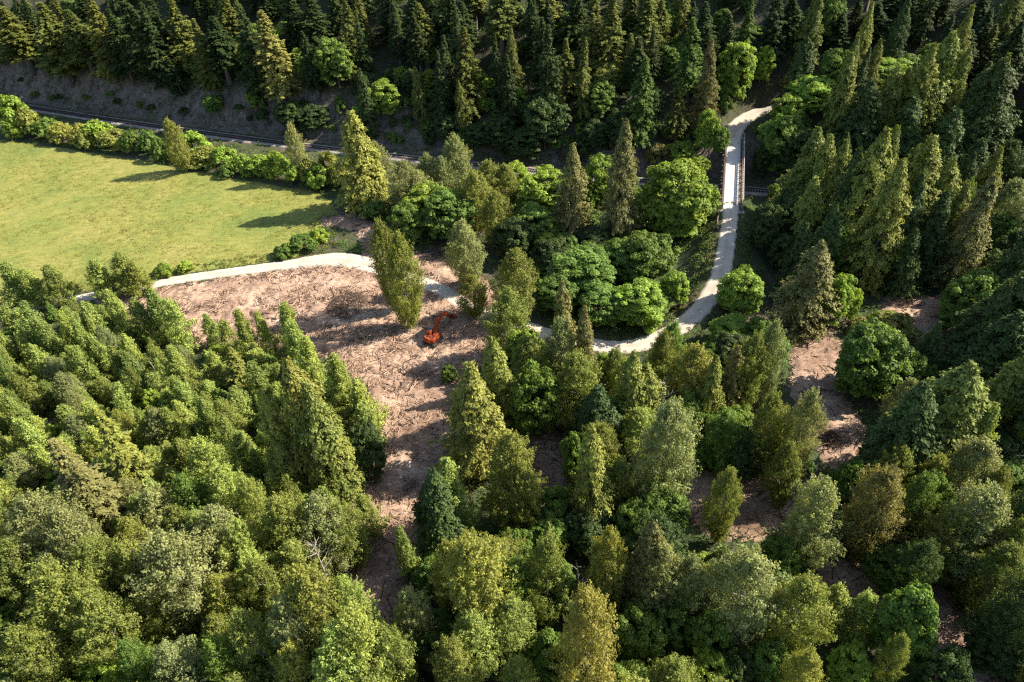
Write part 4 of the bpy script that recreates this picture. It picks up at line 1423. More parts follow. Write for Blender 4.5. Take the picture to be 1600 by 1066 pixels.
Bg,0,-85.4,270.4,5.4,2.4,0,1,0
Bg,0,19.4,212.0,5.4,3.0,6,2,21
Bd,0,-64.9,265.2,5.8,2.9,2,0,0
Bd,0,-63.2,278.4,3.3,3.6,3,0,0
Bg,0,12.1,249.6,5.2,3.4,3,2,21
Bg,0,59.2,258.6,4.0,2.8,5,0,21
Bg,0,-79.2,260.3,4.2,3.7,1,2,0
Bd,0,22.1,243.5,5.9,3.1,1,2,21
Bg,0,-11.9,222.6,5.0,3.4,3,0,1
Bg,0,-53.3,284.2,4.3,3.0,3,0,0
Bg,0,39.5,225.3,5.2,3.1,4,0,21
Bg,0,-31.6,246.0,4.9,2.7,4,3,1
By,0,3.8,236.9,3.1,2.5,1,2,21
Bg,0,27.8,248.5,4.1,3.7,3,0,21
By,0,-88.9,285.7,5.9,2.9,2,3,0
By,0,-77.9,286.1,4.5,3.3,3,3,0
By,0,-21.7,256.0,6.0,2.3,3,1,21
Bg,0,-23.3,240.6,3.7,2.7,2,0,1
Bg,0,-84.7,253.9,5.9,3.1,2,2,0
Bd,0,-83.8,251.3,4.1,2.8,0,2,0
By,0,-31.5,261.5,3.5,3.1,5,1,21
By,0,73.1,221.5,5.7,2.4,1,3,2
Bg,0,-22.6,230.6,3.3,3.1,1,0,1
Bd,0,-33.5,238.6,5.4,3.6,1,3,1
Bg,0,73.7,245.3,4.2,2.9,7,3,2
By,0,42.4,245.9,5.4,3.5,2,0,21
Bg,0,10.7,261.5,4.6,2.6,2,2,21
By,0,-4.3,230.9,4.8,2.6,6,2,21
Bg,0,20.3,259.4,4.0,3.1,1,0,21
By,0,-4.5,240.6,5.3,3.6,2,2,21
Bg,0,61.9,230.3,3.9,2.3,3,3,2
Bg,0,88.6,205.1,5.1,3.6,2,3,2
By,0,-8.7,274.1,5.6,3.2,1,1,21
By,0,-86.2,256.0,5.4,3.2,0,2,0
Bd,0,57.2,231.6,5.6,3.0,1,3,2
Bg,0,-29.4,250.0,4.4,3.6,6,3,1
Bg,0,28.3,254.3,4.5,3.3,2,0,21
Bg,0,-1.6,229.4,4.5,2.4,4,2,21
Bg,0,60.2,234.5,6.0,3.6,5,3,2
Bg,0,8.7,266.3,5.0,3.5,1,2,21
By,0,-16.3,256.8,3.7,3.5,2,1,21
Bg,0,-75.2,264.9,4.5,2.5,1,0,0
By,0,26.6,213.4,3.7,2.8,8,2,21
"""
SNAGS = [(26.0, 90.4, 16, "bare grey dead tree poking up behind the big grey-green cottonwood", .05, 1, .35, 16),
         (-30.6, 62.2, 15, "bleached dead tree with spreading bare branches at the lower strip's left edge", -.05, 2, .42, 20),
         (-27.6, 62.5, 8, "thin pale dead stem standing just right of the bleached dead tree", .05, 3, .12, 6),
         (-24.6, 54.9, 6, "short pale dead stub in the shade at the strip's lower end", .0, 4, .15, 6),
         (7.7, 58.9, 12, "small bare dead tree in a dark gap at the lower centre", .05, 5, .25, 10),
         (-80.7, 116.6, 9, "thin bare leaning pole among the young alders, left one", -.1, 6, .05, 4),
         (-77.4, 114.3, 10, "thin bare leaning pole among the young alders, middle one", -.1, 7, .05, 4),
         (-75.8, 116.1, 10, "thin bare leaning pole among the young alders, right one", -.1, 8, .05, 4)]
LOGS = [(7.6, 260.4, 9, -0.6, .22, "long pale fallen log on the hillside, upper centre", None, .25),
        (-41.0, 270.4, 8, .4, .2, "pale fallen log lying in the dark upper left part of the hillside", None, .0),
        (-60.6, 55.2, 4, -0.7, .35, "broken pinkish log lying in the gap at the lower left", None, .0),
        (-56.4, 131.6, 5, .5, .18, "bare log lying on the cleared earth left of the excavator", None, .0),
        (-22.2, 110.9, 4, 1.2, .16, "short log lying on the cleared earth below the excavator", None, .0)]
PILES = [(-36.1, 119.5, 4.8, 2.4, 620, 0, "large pale brush pile at the clearing's lower left rim"),
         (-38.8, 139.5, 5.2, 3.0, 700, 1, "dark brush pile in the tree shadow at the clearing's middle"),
         (-26.7, 101.6, 3.4, 1.9, 420, 0, "straw-coloured brush pile on the strip's left edge, upper one"),
         (-25.5, 92.6, 3.2, 1.8, 400, 0, "straw-coloured brush pile on the strip's left edge, lower one"),
         (-27.5, 80.0, 4.0, 2.0, 520, 0, "wide pale brush heap beside the lower cleared strip"),
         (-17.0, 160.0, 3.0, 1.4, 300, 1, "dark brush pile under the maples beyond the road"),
         (-12.2, 121.3, 2.0, .9, 200, 0, "low heap of torn branches right of the excavator"),
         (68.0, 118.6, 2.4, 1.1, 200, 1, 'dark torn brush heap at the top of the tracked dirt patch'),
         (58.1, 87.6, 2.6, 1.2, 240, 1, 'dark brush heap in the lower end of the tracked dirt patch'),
         (33.0, 73.7, 2.6, 1.1, 220, 0, 'pale brush heap on the bare earth left of the leaning cottonwood'),
         (87.9, 126.9, 2.6, 1.1, 220, 0, 'sunlit brush heap in the shaded gap under the dark stand'),
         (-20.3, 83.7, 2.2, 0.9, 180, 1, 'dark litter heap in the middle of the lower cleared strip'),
         (-51.9, 147.6, 1.8, 0.7, 160, 0, 'low pale brush heap in the upper clearing below the road')]
# ---------------------------------------------------------------- helpers
COL = scene.collection
rng = np.random.default_rng(7)
rnd = random.Random(11)

def link(o, parent=None):
    COL.objects.link(o)
    if parent is not None:
        o.parent = parent
    return o

def tag(o, label=None, cat=None, group=None, kind=None):
    if label: o["label"] = label
    if cat: o["category"] = cat
    if group: o["group"] = group
    if kind: o["kind"] = kind
    return o

def empty(name, loc, rz=0.0):
    o = bpy.data.objects.new(name, None)
    o.empty_display_size = 0.5
    o.location = loc
    o.rotation_euler = (0, 0, rz)
    return link(o)

def np_mesh(name, V, Fq, mat, smooth=False, attrs=None):
    """mesh from arrays; Fq is (n,3) or (n,4); attrs: {name: per face floats}"""
    me = bpy.data.meshes.new(name)
    V = np.ascontiguousarray(V, dtype=np.float32); Fq = np.ascontiguousarray(Fq, dtype=np.int32)
    n, k = Fq.shape
    me.vertices.add(len(V)); me.vertices.foreach_set("co", V.ravel())
    me.loops.add(n * k); me.loops.foreach_set("vertex_index", Fq.ravel())
    me.polygons.add(n)
    me.polygons.foreach_set("loop_start", np.arange(0, n * k, k, dtype=np.int32))
    me.polygons.foreach_set("loop_total", np.full(n, k, dtype=np.int32))
    me.polygons.foreach_set("use_smooth", np.full(n, smooth, dtype=bool))
    for a, v in (attrs or {}).items():
        at = me.attributes.new(a, 'FLOAT', 'FACE')
        at.data.foreach_set("value", np.ascontiguousarray(v, dtype=np.float32))
    me.update(calc_edges=True)
    if mat: me.materials.append(mat)
    return me

class MB:
    """collects boxes, bars and tubes for one mesh"""
    def __init__(s): s.v = []; s.f = []
    def add(s, V, F):
        b = len(s.v); s.v += [tuple(map(float, p)) for p in V]; s.f += [tuple(i + b for i in q) for q in F]
    def box(s, c, d, rz=0.0, ry=0.0, taper=1.0):
        x, y, z = d[0] / 2, d[1] / 2, d[2] / 2
        P = []
        for sz in (-1, 1):
            t = taper if sz > 0 else 1.0
            for sx, sy in ((-1, -1), (1, -1), (1, 1), (-1, 1)):
                p = Vector((sx * x * t, sy * y * t, sz * z))
                if ry: p = Vector((p.x * math.cos(ry) + p.z * math.sin(ry), p.y, -p.x * math.sin(ry) + p.z * math.cos(ry)))
                if rz: p = Vector((p.x * math.cos(rz) - p.y * math.sin(rz), p.x * math.sin(rz) + p.y * math.cos(rz), p.z))
                P.append(p + Vector(c))
        s.add(P, [(3, 2, 1, 0), (4, 5, 6, 7), (0, 1, 5, 4), (1, 2, 6, 5), (2, 3, 7, 6), (3, 0, 4, 7)])
        return s
    def prism(s, prof, x0, x1):
        """profile in (y,z) extruded along x"""
        n = len(prof)
        P = [(x0, a, b) for a, b in prof] + [(x1, a, b) for a, b in prof]
        s.add(P, [tuple(range(n))[::-1], tuple(range(n, 2 * n))] + [(i, (i + 1) % n, n + (i + 1) % n, n + i) for i in range(n)])
        return s
    def tube(s, P, R, n=6, cap=True):
        P = [Vector(p) for p in P]
        if not hasattr(R, '__len__'): R = [R] * len(P)
        rings = []
        for i, p in enumerate(P):
            d = (P[min(i + 1, len(P) - 1)] - P[max(i - 1, 0)]).normalized()
            a = d.cross(Vector((0.13, 0.2, 1))).normalized() if abs(d.z) < .95 else d.cross(Vector((1, 0.1, 0))).normalized()
            b = d.cross(a)
            rings.append([p + (a * math.cos(2 * math.pi * k / n) + b * math.sin(2 * math.pi * k / n)) * R[i] for k in range(n)])
        V = [q for r in rings for q in r]
        F = [(i * n + k, i * n + (k + 1) % n, (i + 1) * n + (k + 1) % n, (i + 1) * n + k) for i in range(len(P) - 1) for k in range(n)]
        if cap: F += [tuple(range(n)), tuple(range((len(P) - 1) * n, len(P) * n))[::-1]]
        s.add(V, F)
        return s
    def bar(s, a, b, w, h=None):
        a, b = Vector(a), Vector(b); h = h or w
        d = (b - a).normalized()
        u = d.cross(Vector((0, 0, 1)))
        u = u.normalized() if u.length > .05 else Vector((1, 0, 0))
        v = u.cross(d)
        P = [q + u * sx * w / 2 + v * sy * h / 2 for q in (a, b) for sx, sy in ((-1, -1), (1, -1), (1, 1), (-1, 1))]
        s.add(P, [(3, 2, 1, 0), (4, 5, 6, 7), (0, 1, 5, 4), (1, 2, 6, 5), (2, 3, 7, 6), (3, 0, 4, 7)])
        return s
    def mesh(s, name, mat, smooth=False, bevel=0.0):
        me = bpy.data.meshes.new(name); me.from_pydata(s.v, [], s.f); me.materials.append(mat)
        if bevel:
            import bmesh
            bm = bmesh.new(); bm.from_mesh(me)
            bmesh.ops.bevel(bm, geom=bm.edges[:], offset=bevel, segments=2, affect='EDGES', clamp_overlap=True)
            bmesh.ops.recalc_face_normals(bm, faces=bm.faces[:])
            bm.to_mesh(me); bm.free()
        if smooth: me.polygons.foreach_set("use_smooth", [True] * len(me.polygons))
        me.update()
        return me
    def build(s, name, mat, parent=None, loc=None, smooth=False, bevel=0.0):
        o = bpy.data.objects.new(name, s.mesh(name, mat, smooth, bevel))
        if loc: o.location = loc
        return link(o, parent)

# ---------------------------------------------------------------- materials
def new_mat(name):
    m = bpy.data.materials.new(name); m.use_nodes = True
    nt = m.node_tree
    for n in list(nt.nodes):
        if n.type != 'OUTPUT_MATERIAL': nt.nodes.remove(n)
    return m, nt, next(n for n in nt.nodes if n.type == 'OUTPUT_MATERIAL')

def N(nt, t, **kw):
    n = nt.nodes.new(t)
    for k, v in kw.items():
        if k in n.inputs.keys() if isinstance(k, str) else False: n.inputs[k].default_value = v
        else: setattr(n, k, v)
    return n

def noise(nt, vec, scale, detail=4.0, rough=0.6, dist=0.0):
    n = nt.nodes.new("ShaderNodeTexNoise")
    n.inputs["Scale"].default_value = scale; n.inputs["Detail"].default_value = detail
    n.inputs["Roughness"].default_value = rough; n.inputs["Distortion"].default_value = dist
    nt.links.new(vec, n.inputs["Vector"])
    return n.outputs["Fac"]

def ramp(nt, fac, stops):
    n = nt.nodes.new("ShaderNodeValToRGB")
    e = n.color_ramp.elements
    while len(e) > 1: e.remove(e[-1])
    e[0].position = stops[0][0]; c = stops[0][1]; e[0].color = (*c, 1) if len(c) == 3 else c
    for p, c in stops[1:]:
        q = e.new(p); q.color = (*c, 1)
    nt.links.new(fac, n.inputs[0])
    return n.outputs[0]

def mix(nt, fac, a, b, blend='MIX'):
    n = nt.nodes.new("ShaderNodeMix"); n.data_type = 'RGBA'; n.blend_type = blend
    for s, v in ((0, fac), (6, a), (7, b)):
        if hasattr(v, 'links') or hasattr(v, 'is_linked'): nt.links.new(v, n.inputs[s])
        elif s == 0: n.inputs[0].default_value = v
        else: n.inputs[s].default_value = (*v, 1)
    return n.outputs[2]

def principled(nt, out, col, rough=0.85, bump=None, strength=0.4, dist=0.2, metallic=0.0, spec=0.3):
    b = nt.nodes.new("ShaderNodeBsdfPrincipled")
    if hasattr(col, 'is_linked'): nt.links.new(col, b.inputs["Base Color"])
    else: b.inputs["Base Color"].default_value = (*col, 1)
    b.inputs["Roughness"].default_value = rough; b.inputs["Metallic"].default_value = metallic
    b.inputs["Specular IOR Level"].default_value = spec
    if bump is not None:
        bp = nt.nodes.new("ShaderNodeBump"); bp.inputs["Strength"].default_value = strength; bp.inputs["Distance"].default_value = dist
        nt.links.new(bump, bp.inputs["Height"]); nt.links.new(bp.outputs[0], b.inputs["Normal"])
    nt.links.new(b.outputs[0], out.inputs["Surface"])
    return b

def obj_vec(nt, scale=(1, 1, 1), rot=0.0):
    tc = nt.nodes.new("ShaderNodeTexCoord"); mp = nt.nodes.new("ShaderNodeMapping")
    mp.inputs["Scale"].default_value = scale; mp.inputs["Rotation"].default_value = (0, 0, rot)
    nt.links.new(tc.outputs["Object"], mp.inputs["Vector"])
    return mp.outputs[0]

def simple(name, col, rough=0.6, metallic=0.0, var=0.25, scale=3.0, spec=0.4):
    m, nt, out = new_mat(name); v = obj_vec(nt)
    f = noise(nt, v, scale, 5)
    c = ramp(nt, f, [(0.3, tuple(x * (1 - var) for x in col)), (0.7, tuple(min(1, x * (1 + var)) for x in col))])
    principled(nt, out, c, rough, f, 0.2, 0.02, metallic, spec)
    return m

def leaf_material(name, translucent=0.35, rough=0.55):
    m, nt, out = new_mat(name)
    oi = nt.nodes.new("ShaderNodeObjectInfo"); at = nt.nodes.new("ShaderNodeAttribute"); at.attribute_name = "tone"
    hs = nt.nodes.new("ShaderNodeHueSaturation")
    nt.links.new(oi.outputs["Color"], hs.inputs["Color"])
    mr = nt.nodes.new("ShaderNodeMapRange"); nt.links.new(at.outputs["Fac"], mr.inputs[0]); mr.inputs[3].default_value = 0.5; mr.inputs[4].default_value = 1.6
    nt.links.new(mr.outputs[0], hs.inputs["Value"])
    mh = nt.nodes.new("ShaderNodeMapRange"); nt.links.new(at.outputs["Fac"], mh.inputs[0]); mh.inputs[3].default_value = 0.506; mh.inputs[4].default_value = 0.494
    nt.links.new(mh.outputs[0], hs.inputs["Hue"])
    b = nt.nodes.new("ShaderNodeBsdfPrincipled"); nt.links.new(hs.outputs[0], b.inputs["Base Color"])
    b.inputs["Roughness"].default_value = rough; b.inputs["Specular IOR Level"].default_value = 0.25
    t = nt.nodes.new("ShaderNodeBsdfTranslucent")
    tm = mix(nt, 1.0, hs.outputs[0], (1.25, 1.2, 0.55), 'MULTIPLY'); nt.links.new(tm, t.inputs["Color"])
    ms = nt.nodes.new("ShaderNodeMixShader"); ms.inputs[0].default_value = translucent
    nt.links.new(b.outputs[0], ms.inputs[1]); nt.links.new(t.outputs[0], ms.inputs[2]); nt.links.new(ms.outputs[0], out.inputs["Surface"])
    return m

M_LEAF = leaf_material("broad leaves", 0.38)
M_NEEDLE = leaf_material("needles", 0.22, 0.65)
M_BARK = simple("grey brown bark", (0.13, 0.10, 0.08), 0.9, 0, 0.4, 6)
M_PALEBARK = simple("pale grey bark", (0.33, 0.29, 0.25), 0.9, 0, 0.35, 5)

def mat_valley():
    m, nt, out = new_mat("forest floor"); v = obj_vec(nt)
    a = noise(nt, v, 0.09, 5); b = noise(nt, v, 1.1, 6, 0.7)
    c1 = ramp(nt, b, [(0.32, (0.045, 0.038, 0.026)), (0.52, (0.095, 0.078, 0.05)), (0.72, (0.17, 0.135, 0.095))])
    c2 = ramp(nt, b, [(0.3, (0.025, 0.04, 0.014)), (0.6, (0.06, 0.085, 0.028)), (0.8, (0.10, 0.11, 0.045))])
    f = ramp(nt, a, [(0.42, (0, 0, 0)), (0.56, (1, 1, 1))])
    principled(nt, out, mix(nt, f, c1, c2), 0.95, b, 0.7, 0.25)
    return m

def mat_hill():
    m, nt, out = new_mat("hillside soil"); v = obj_vec(nt); vs = obj_vec(nt, (1.0, 1.0, 0.35))
    a = noise(nt, v, 0.07, 5); b = noise(nt, vs, 0.9, 7, 0.72, 0.6)
    c1 = ramp(nt, b, [(0.3, (0.07, 0.055, 0.045)), (0.5, (0.17, 0.135, 0.11)), (0.72, (0.33, 0.27, 0.22))])
    c2 = ramp(nt, b, [(0.3, (0.03, 0.035, 0.018)), (0.6, (0.07, 0.065, 0.035)), (0.8, (0.13, 0.10, 0.065))])
    g = nt.nodes.new("ShaderNodeAttribute"); g.attribute_name = "bare"
    ad = nt.nodes.new("ShaderNodeMath"); ad.operation = 'ADD'; nt.links.new(a, ad.inputs[0]); nt.links.new(g.outputs["Fac"], ad.inputs[1])
    f = ramp(nt, ad.outputs[0], [(0.72, (0, 0, 0)), (0.95, (1, 1, 1))])
    principled(nt, out, mix(nt, f, c2, c1), 0.95, b, 0.8, 0.4)
    return m

def mat_field():
    m, nt, out = new_mat("meadow grass"); v = obj_vec(nt, (1, 1, 1)); vr = obj_vec(nt, (0.45, 1.5, 1), 0.35)
    a = noise(nt, v, 0.05, 8, 0.72, 0.6); b = noise(nt, vr, 0.55, 8, 0.8); c = noise(nt, v, 2.6, 6, 0.8)
    base = ramp(nt, a, [(0.28, (0.13, 0.18, 0.042)), (0.42, (0.195, 0.218, 0.047)), (0.54, (0.245, 0.24, 0.056)), (0.70, (0.32, 0.275, 0.09))])
    fine = ramp(nt, b, [(0.3, (0.5, 0.62, 0.5)), (0.5, (1, 1, 1)), (0.70, (1.4, 1.3, 1.45))])
    fine2 = ramp(nt, c, [(0.3, (0.55, 0.62, 0.5)), (0.52, (1, 1, 1)), (0.72, (1.4, 1.32, 1.4))])
    col = mix(nt, 1.0, mix(nt, 0.85, base, fine, 'MULTIPLY'), fine2, 'MULTIPLY')
    pn = noise(nt, v, 0.16, 4, 0.7)
    pf = ramp(nt, pn, [(0.60, (0, 0, 0)), (0.72, (0.5, 0.5, 0.5))])
    col = mix(nt, pf, col, (0.10, 0.165, 0.05))
    principled(nt, out, col, 0.95, c, 0.6, 0.12)
    return m

def mat_gravel():
    m, nt, out = new_mat("pale gravel"); v = obj_vec(nt)
    a = noise(nt, v, 0.25, 4); b = noise(nt, v, 9, 5, 0.8)
    c = ramp(nt, a, [(0.3, (0.47, 0.40, 0.31)), (0.7, (0.68, 0.59, 0.48))])
    d = ramp(nt, b, [(0.25, (0.6, 0.6, 0.6)), (0.55, (1, 1, 1)), (0.8, (1.15, 1.15, 1.15))])
    at = nt.nodes.new("ShaderNodeAttribute"); at.attribute_name = "rut"
    rf = ramp(nt, at.outputs["Fac"], [(0.0, (0, 0, 0)), (1.0, (0.75, 0.75, 0.75))])
    col = mix(nt, rf, mix(nt, 0.7, c, d, 'MULTIPLY'), (0.27, 0.225, 0.16))
    principled(nt, out, col, 0.95, b, 0.5, 0.05)
    return m

def mat_dirt():
    m, nt, out = new_mat("churned woody earth"); v = obj_vec(nt); vr = obj_vec(nt, (0.5, 2.2, 1), -0.25); vr2 = obj_vec(nt, (2.4, 0.45, 1), 0.6)
    a = noise(nt, v, 0.13, 5, 0.6, 0.5); b = noise(nt, vr, 1.5, 7, 0.8, 0.8); c = noise(nt, vr2, 2.6, 6, 0.8, 0.5)
    base = ramp(nt, a, [(0.3, (0.13, 0.08, 0.055)), (0.42, (0.29, 0.185, 0.13)), (0.54, (0.43, 0.29, 0.21)), (0.70, (0.56, 0.41, 0.30))])
    f1 = ramp(nt, b, [(0.30, (0.26, 0.22, 0.20)), (0.45, (0.85, 0.85, 0.85)), (0.64, (1.55, 1.55, 1.45))])
    f2 = ramp(nt, c, [(0.28, (0.55, 0.5, 0.46)), (0.5, (1, 1, 1)), (0.75, (1.3, 1.3, 1.3))])
    col = mix(nt, 1.0, mix(nt, 0.9, base, f1, 'MULTIPLY'), f2, 'MULTIPLY')
    hh = nt.nodes.new("ShaderNodeMath"); nt.links.new(b, hh.inputs[0]); nt.links.new(c, hh.inputs[1])
    principled(nt, out, col, 0.95, hh.outputs[0], 0.8, 0.25)
    return m

def mat_ballast():
    m, nt, out = new_mat("grey ballast"); v = obj_vec(nt)
    a = noise(nt, v, 0.3, 4); b = noise(nt, v, 7, 5, 0.8)
    c = ramp(nt, a, [(0.3, (0.24, 0.21, 0.19)), (0.7, (0.40, 0.36, 0.33))])
    d = ramp(nt, b, [(0.3, (0.5, 0.5, 0.5)), (0.6, (1, 1, 1)), (0.8, (1.2, 1.2, 1.2))])
    principled(nt, out, mix(nt, 0.8, c, d, 'MULTIPLY'), 0.95, b, 0.6, 0.08)
    return m

M_VALLEY, M_HILL, M_FIELD, M_GRAVEL, M_DIRT, M_BALLAST = mat_valley(), mat_hill(), mat_field(), mat_gravel(), mat_dirt(), mat_ballast()
M_ORANGE = simple("worn orange paint", (0.33, 0.058, 0.015), 0.65, 0.0, 0.55, 1.6, 0.4)
M_BLACK = simple("dark machine steel", (0.035, 0.035, 0.038), 0.5, 0.3, 0.3, 4)
M_TRACK = simple("muddy track steel", (0.11, 0.085, 0.065), 0.8, 0.2, 0.4, 5)
M_GLASS = simple("dark cab glass", (0.02, 0.03, 0.045), 0.08, 0.0, 0.1, 1, 0.8)
M_CHROME = simple("cylinder rod", (0.55, 0.55, 0.55), 0.25, 1.0, 0.1, 3)
M_STEEL = simple("weathered galvanised steel", (0.45, 0.42, 0.39), 0.6, 0.25, 0.25, 3)
M_RUST_SHADE = simple("rust and shade brown steel", (0.16, 0.09, 0.065), 0.75, 0.2, 0.35, 3)
M_TIMBER = simple("weathered timber", (0.20, 0.155, 0.12), 0.9, 0, 0.35, 3)
M_RAIL = simple("railway rail steel", (0.07, 0.05, 0.045), 0.5, 0.4, 0.3, 3)
M_SLEEPER = simple("dark sleeper timber", (0.055, 0.042, 0.036), 0.9, 0, 0.3, 3)
M_CONC = simple("bridge concrete", (0.42, 0.39, 0.35), 0.85, 0, 0.2, 1.2)
M_STICK = simple("dry sticks", (0.48, 0.33, 0.23), 0.9, 0, 0.45, 2)
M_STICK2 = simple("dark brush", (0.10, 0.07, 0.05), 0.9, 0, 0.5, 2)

# ---------------------------------------------------------------- ground
def axis(a, b, step, far, lo=True):
    mid = np.arange(a, b + .01, step)
    g = []; s = step; x = b
    while x < far: s *= 1.3; x += s; g.append(x)
    g2 = []; s = step; x = a
    while x > -far: s *= 1.3; x -= s; g2.append(x)
    return np.array(g2[::-1] + list(mid) + g)

XS, YS = axis(-280, 270, 1.0, 6000), axis(10, 360, 1.0, 6000)
GX, GY = np.meshgrid(XS, YS)
GZ = ground_z(GX, GY)
nx, ny = len(XS), len(YS)
idx = np.arange(nx * ny).reshape(ny, nx)
quads = np.stack([idx[:-1, :-1], idx[:-1, 1:], idx[1:, 1:], idx[1:, :-1]], -1).reshape(-1, 4)
cx = (GX[:-1, :-1] + GX[1:, 1:]).ravel() / 2; cy = (GY[:-1, :-1] + GY[1:, 1:]).ravel() / 2
dd = cy - rail_y(cx)
north = dd > 4.0
ALLV = np.stack([GX.ravel(), GY.ravel(), GZ.ravel()], -1)

def submesh(name, mask, mat, attrs=None):
    q = quads[mask]; u, inv = np.unique(q, return_inverse=True)
    me = np_mesh(name, ALLV[u], inv.reshape(-1, 4), mat, True, attrs)
    return tag(link(bpy.data.objects.new(name, me)), kind="structure")

submesh("ground", ~north, M_VALLEY)
bare = np.clip(1.0 - np.abs(dd[north] - 11) / 13, 0, 1) * 0.62 + 0.12 * (cx[north] < -40)
submesh("hillside", north, M_HILL, {"bare": bare})

def in_poly(X, Y, P):
    P = np.array(P); c = np.zeros(X.shape, bool); j = len(P) - 1
    for i in range(len(P)):
        hit = ((P[i, 1] > Y) != (P[j, 1] > Y)) & (X < (P[j, 0] - P[i, 0]) * (Y - P[i, 1]) / (P[j, 1] - P[i, 1] + 1e-12) + P[i, 0])
        c ^= hit; j = i
    return c

def poly_dist(X, Y, P):
    P = np.array(P); best = np.full(X.shape, 1e9)
    for i in range(len(P)):
        a, b = P[i - 1], P[i]; ab = b - a; q = max((ab ** 2).sum(), 1e-9)
        t = np.clip(((X - a[0]) * ab[0] + (Y - a[1]) * ab[1]) / q, 0, 1)
        best = np.minimum(best, np.hypot(X - a[0] - t * ab[0], Y - a[1] - t * ab[1]))
    return best

def patch(name, P, mat, step, relief, ragged):
    """a sheet over the ground inside polygon P, its rim sinking just under the ground"""
    P = np.array(P); x0, y0 = P.min(0) - 3; x1, y1 = P.max(0) + 3
    xs, ys = np.arange(x0, x1, step), np.arange(y0, y1, step)
    X, Y = np.meshgrid(xs, ys)
    D = poly_dist(X, Y, P) * np.where(in_poly(X, Y, P), 1, -1) + ragged * fbm(X * 3.1, Y * 3.1) + ragged * .5 * np.sin(X * 2.3 + 2 * np.sin(Y * 1.9))
    base = ground_z(X, Y)
    Z = base + np.where(D > 0, 0.02 + np.minimum(D, 1.5) * 0.06 + relief(X, Y, D), D * 0.2 - 0.01)
    i = np.arange(X.size).reshape(X.shape)
    q = np.stack([i[:-1, :-1], i[:-1, 1:], i[1:, 1:], i[1:, :-1]], -1).reshape(-1, 4)
    keep = (D.ravel()[q].max(1) > -0.3)
    q = q[keep]; u, inv = np.unique(q, return_inverse=True)
    V = np.stack([X.ravel(), Y.ravel(), Z.ravel()], -1)[u]
    return tag(link(bpy.data.objects.new(name, np_mesh(name, V, inv.reshape(-1, 4), mat, True))), kind="structure")

def road_dist(X, Y):
    best = np.full(X.shape, 1e9)
    for L in (RS, RN):
        for i in range(0, len(L) - 1):
            a, b = L[i], L[i + 1]; ab = b[:2] - a[:2]; q = max((ab ** 2).sum(), 1e-9)
            t = np.clip(((X - a[0]) * ab[0] + (Y - a[1]) * ab[1]) / q, 0, 1)
            best = np.minimum(best, np.hypot(X - a[0] - t * ab[0], Y - a[1] - t * ab[1]))
    return best

patch("meadow", FIELD, M_FIELD, 0.8, lambda X, Y, D: 0.05 * np.sin(X * 1.1) * np.sin(Y * .9) * (D > 1), 0.5)
def churn(X, Y, D):
    k = sstep((D - 0.3) / 2.5) * sstep((road_dist(X, Y) - 2.6) / 2.5)
    r = np.abs(fbm(X * 5.5, Y * 4.3)) * 0.75 + np.abs(fbm(X * 13 + 5, Y * 11)) * 0.34 + 0.5 * sstep((fbm(X * 1.9 + 9, Y * 1.9) - .25) / .5)
    return k * r + rng.normal(0, 0.05, X.shape) * k
patch("cleared_earth", CLEARING, M_DIRT, 0.3, churn, 0.9)
for P in PATCHES:
    patch("bare_earth", P, M_DIRT, 0.4, lambda X, Y, D: sstep(D / 2) * (np.abs(fbm(X * 5.5, Y * 4.3)) * 0.6 + np.abs(fbm(X * 13, Y * 12)) * .3), 1.0)

def ribbon(name, L, mat, lift, wmul=1.0, cols=11, edge=0.25, wover=None):
    L = np.array(L); T = np.gradient(L[:, :2], axis=0); T /= np.linalg.norm(T, axis=1)[:, None]
    Nn = np.stack([-T[:, 1], T[:, 0]], -1)
    ss = np.linspace(-1, 1, cols)
    s = np.concatenate([[0], np.cumsum(np.hypot(*np.diff(L[:, :2], axis=0).T))])
    n = int(s[-1] / 0.7); si = np.linspace(0, s[-1], n)
    P = np.stack([np.interp(si, s, L[:, k]) for k in range(4)], -1)
    NN = np.stack([np.interp(si, s, Nn[:, k]) for k in range(2)], -1)
    W = (P[:, 3] if wover is None else np.full(n, wover)) * wmul
    V = []; 
    for j, a in enumerate(ss):
        w = W * a
        if j in (0, cols - 1): w = w + np.sign(a) * edge * (np.sin(si * 1.7 + j) * .6 + np.sin(si * 4.3 + 2 * j) * .4)
        x = P[:, 0] + NN[:, 0] * w; y = P[:, 1] + NN[:, 1] * w
        z = ground_z(x, y)
        if j in (0, cols - 1): z = z - 0.05
        else: z = z + lift + 0.03 * (1 - a * a) 
        V.append(np.stack([x, y, z], -1))
    V = np.stack(V, 1); i = np.arange(n * cols).reshape(n, cols)
    q = np.stack([i[:-1, :-1], i[:-1, 1:], i[1:, 1:], i[1:, :-1]], -1).reshape(-1, 4)
    a = np.abs((ss[:-1] + ss[1:]) / 2); r = np.clip(1 - np.abs(a) * 4.5, 0, 1) * .5 + np.clip((a - .78) * 5, 0, 1)
    me = np_mesh(name, V.reshape(-1, 3), q, mat, True, {"rut": np.tile(r, n - 1)})
    return tag(link(bpy.data.objects.new(name, me)), kind="structure")

ribbon("gravel_road", RS, M_GRAVEL, 0.14)
ribbon("gravel_road", RN, M_GRAVEL, 0.14)

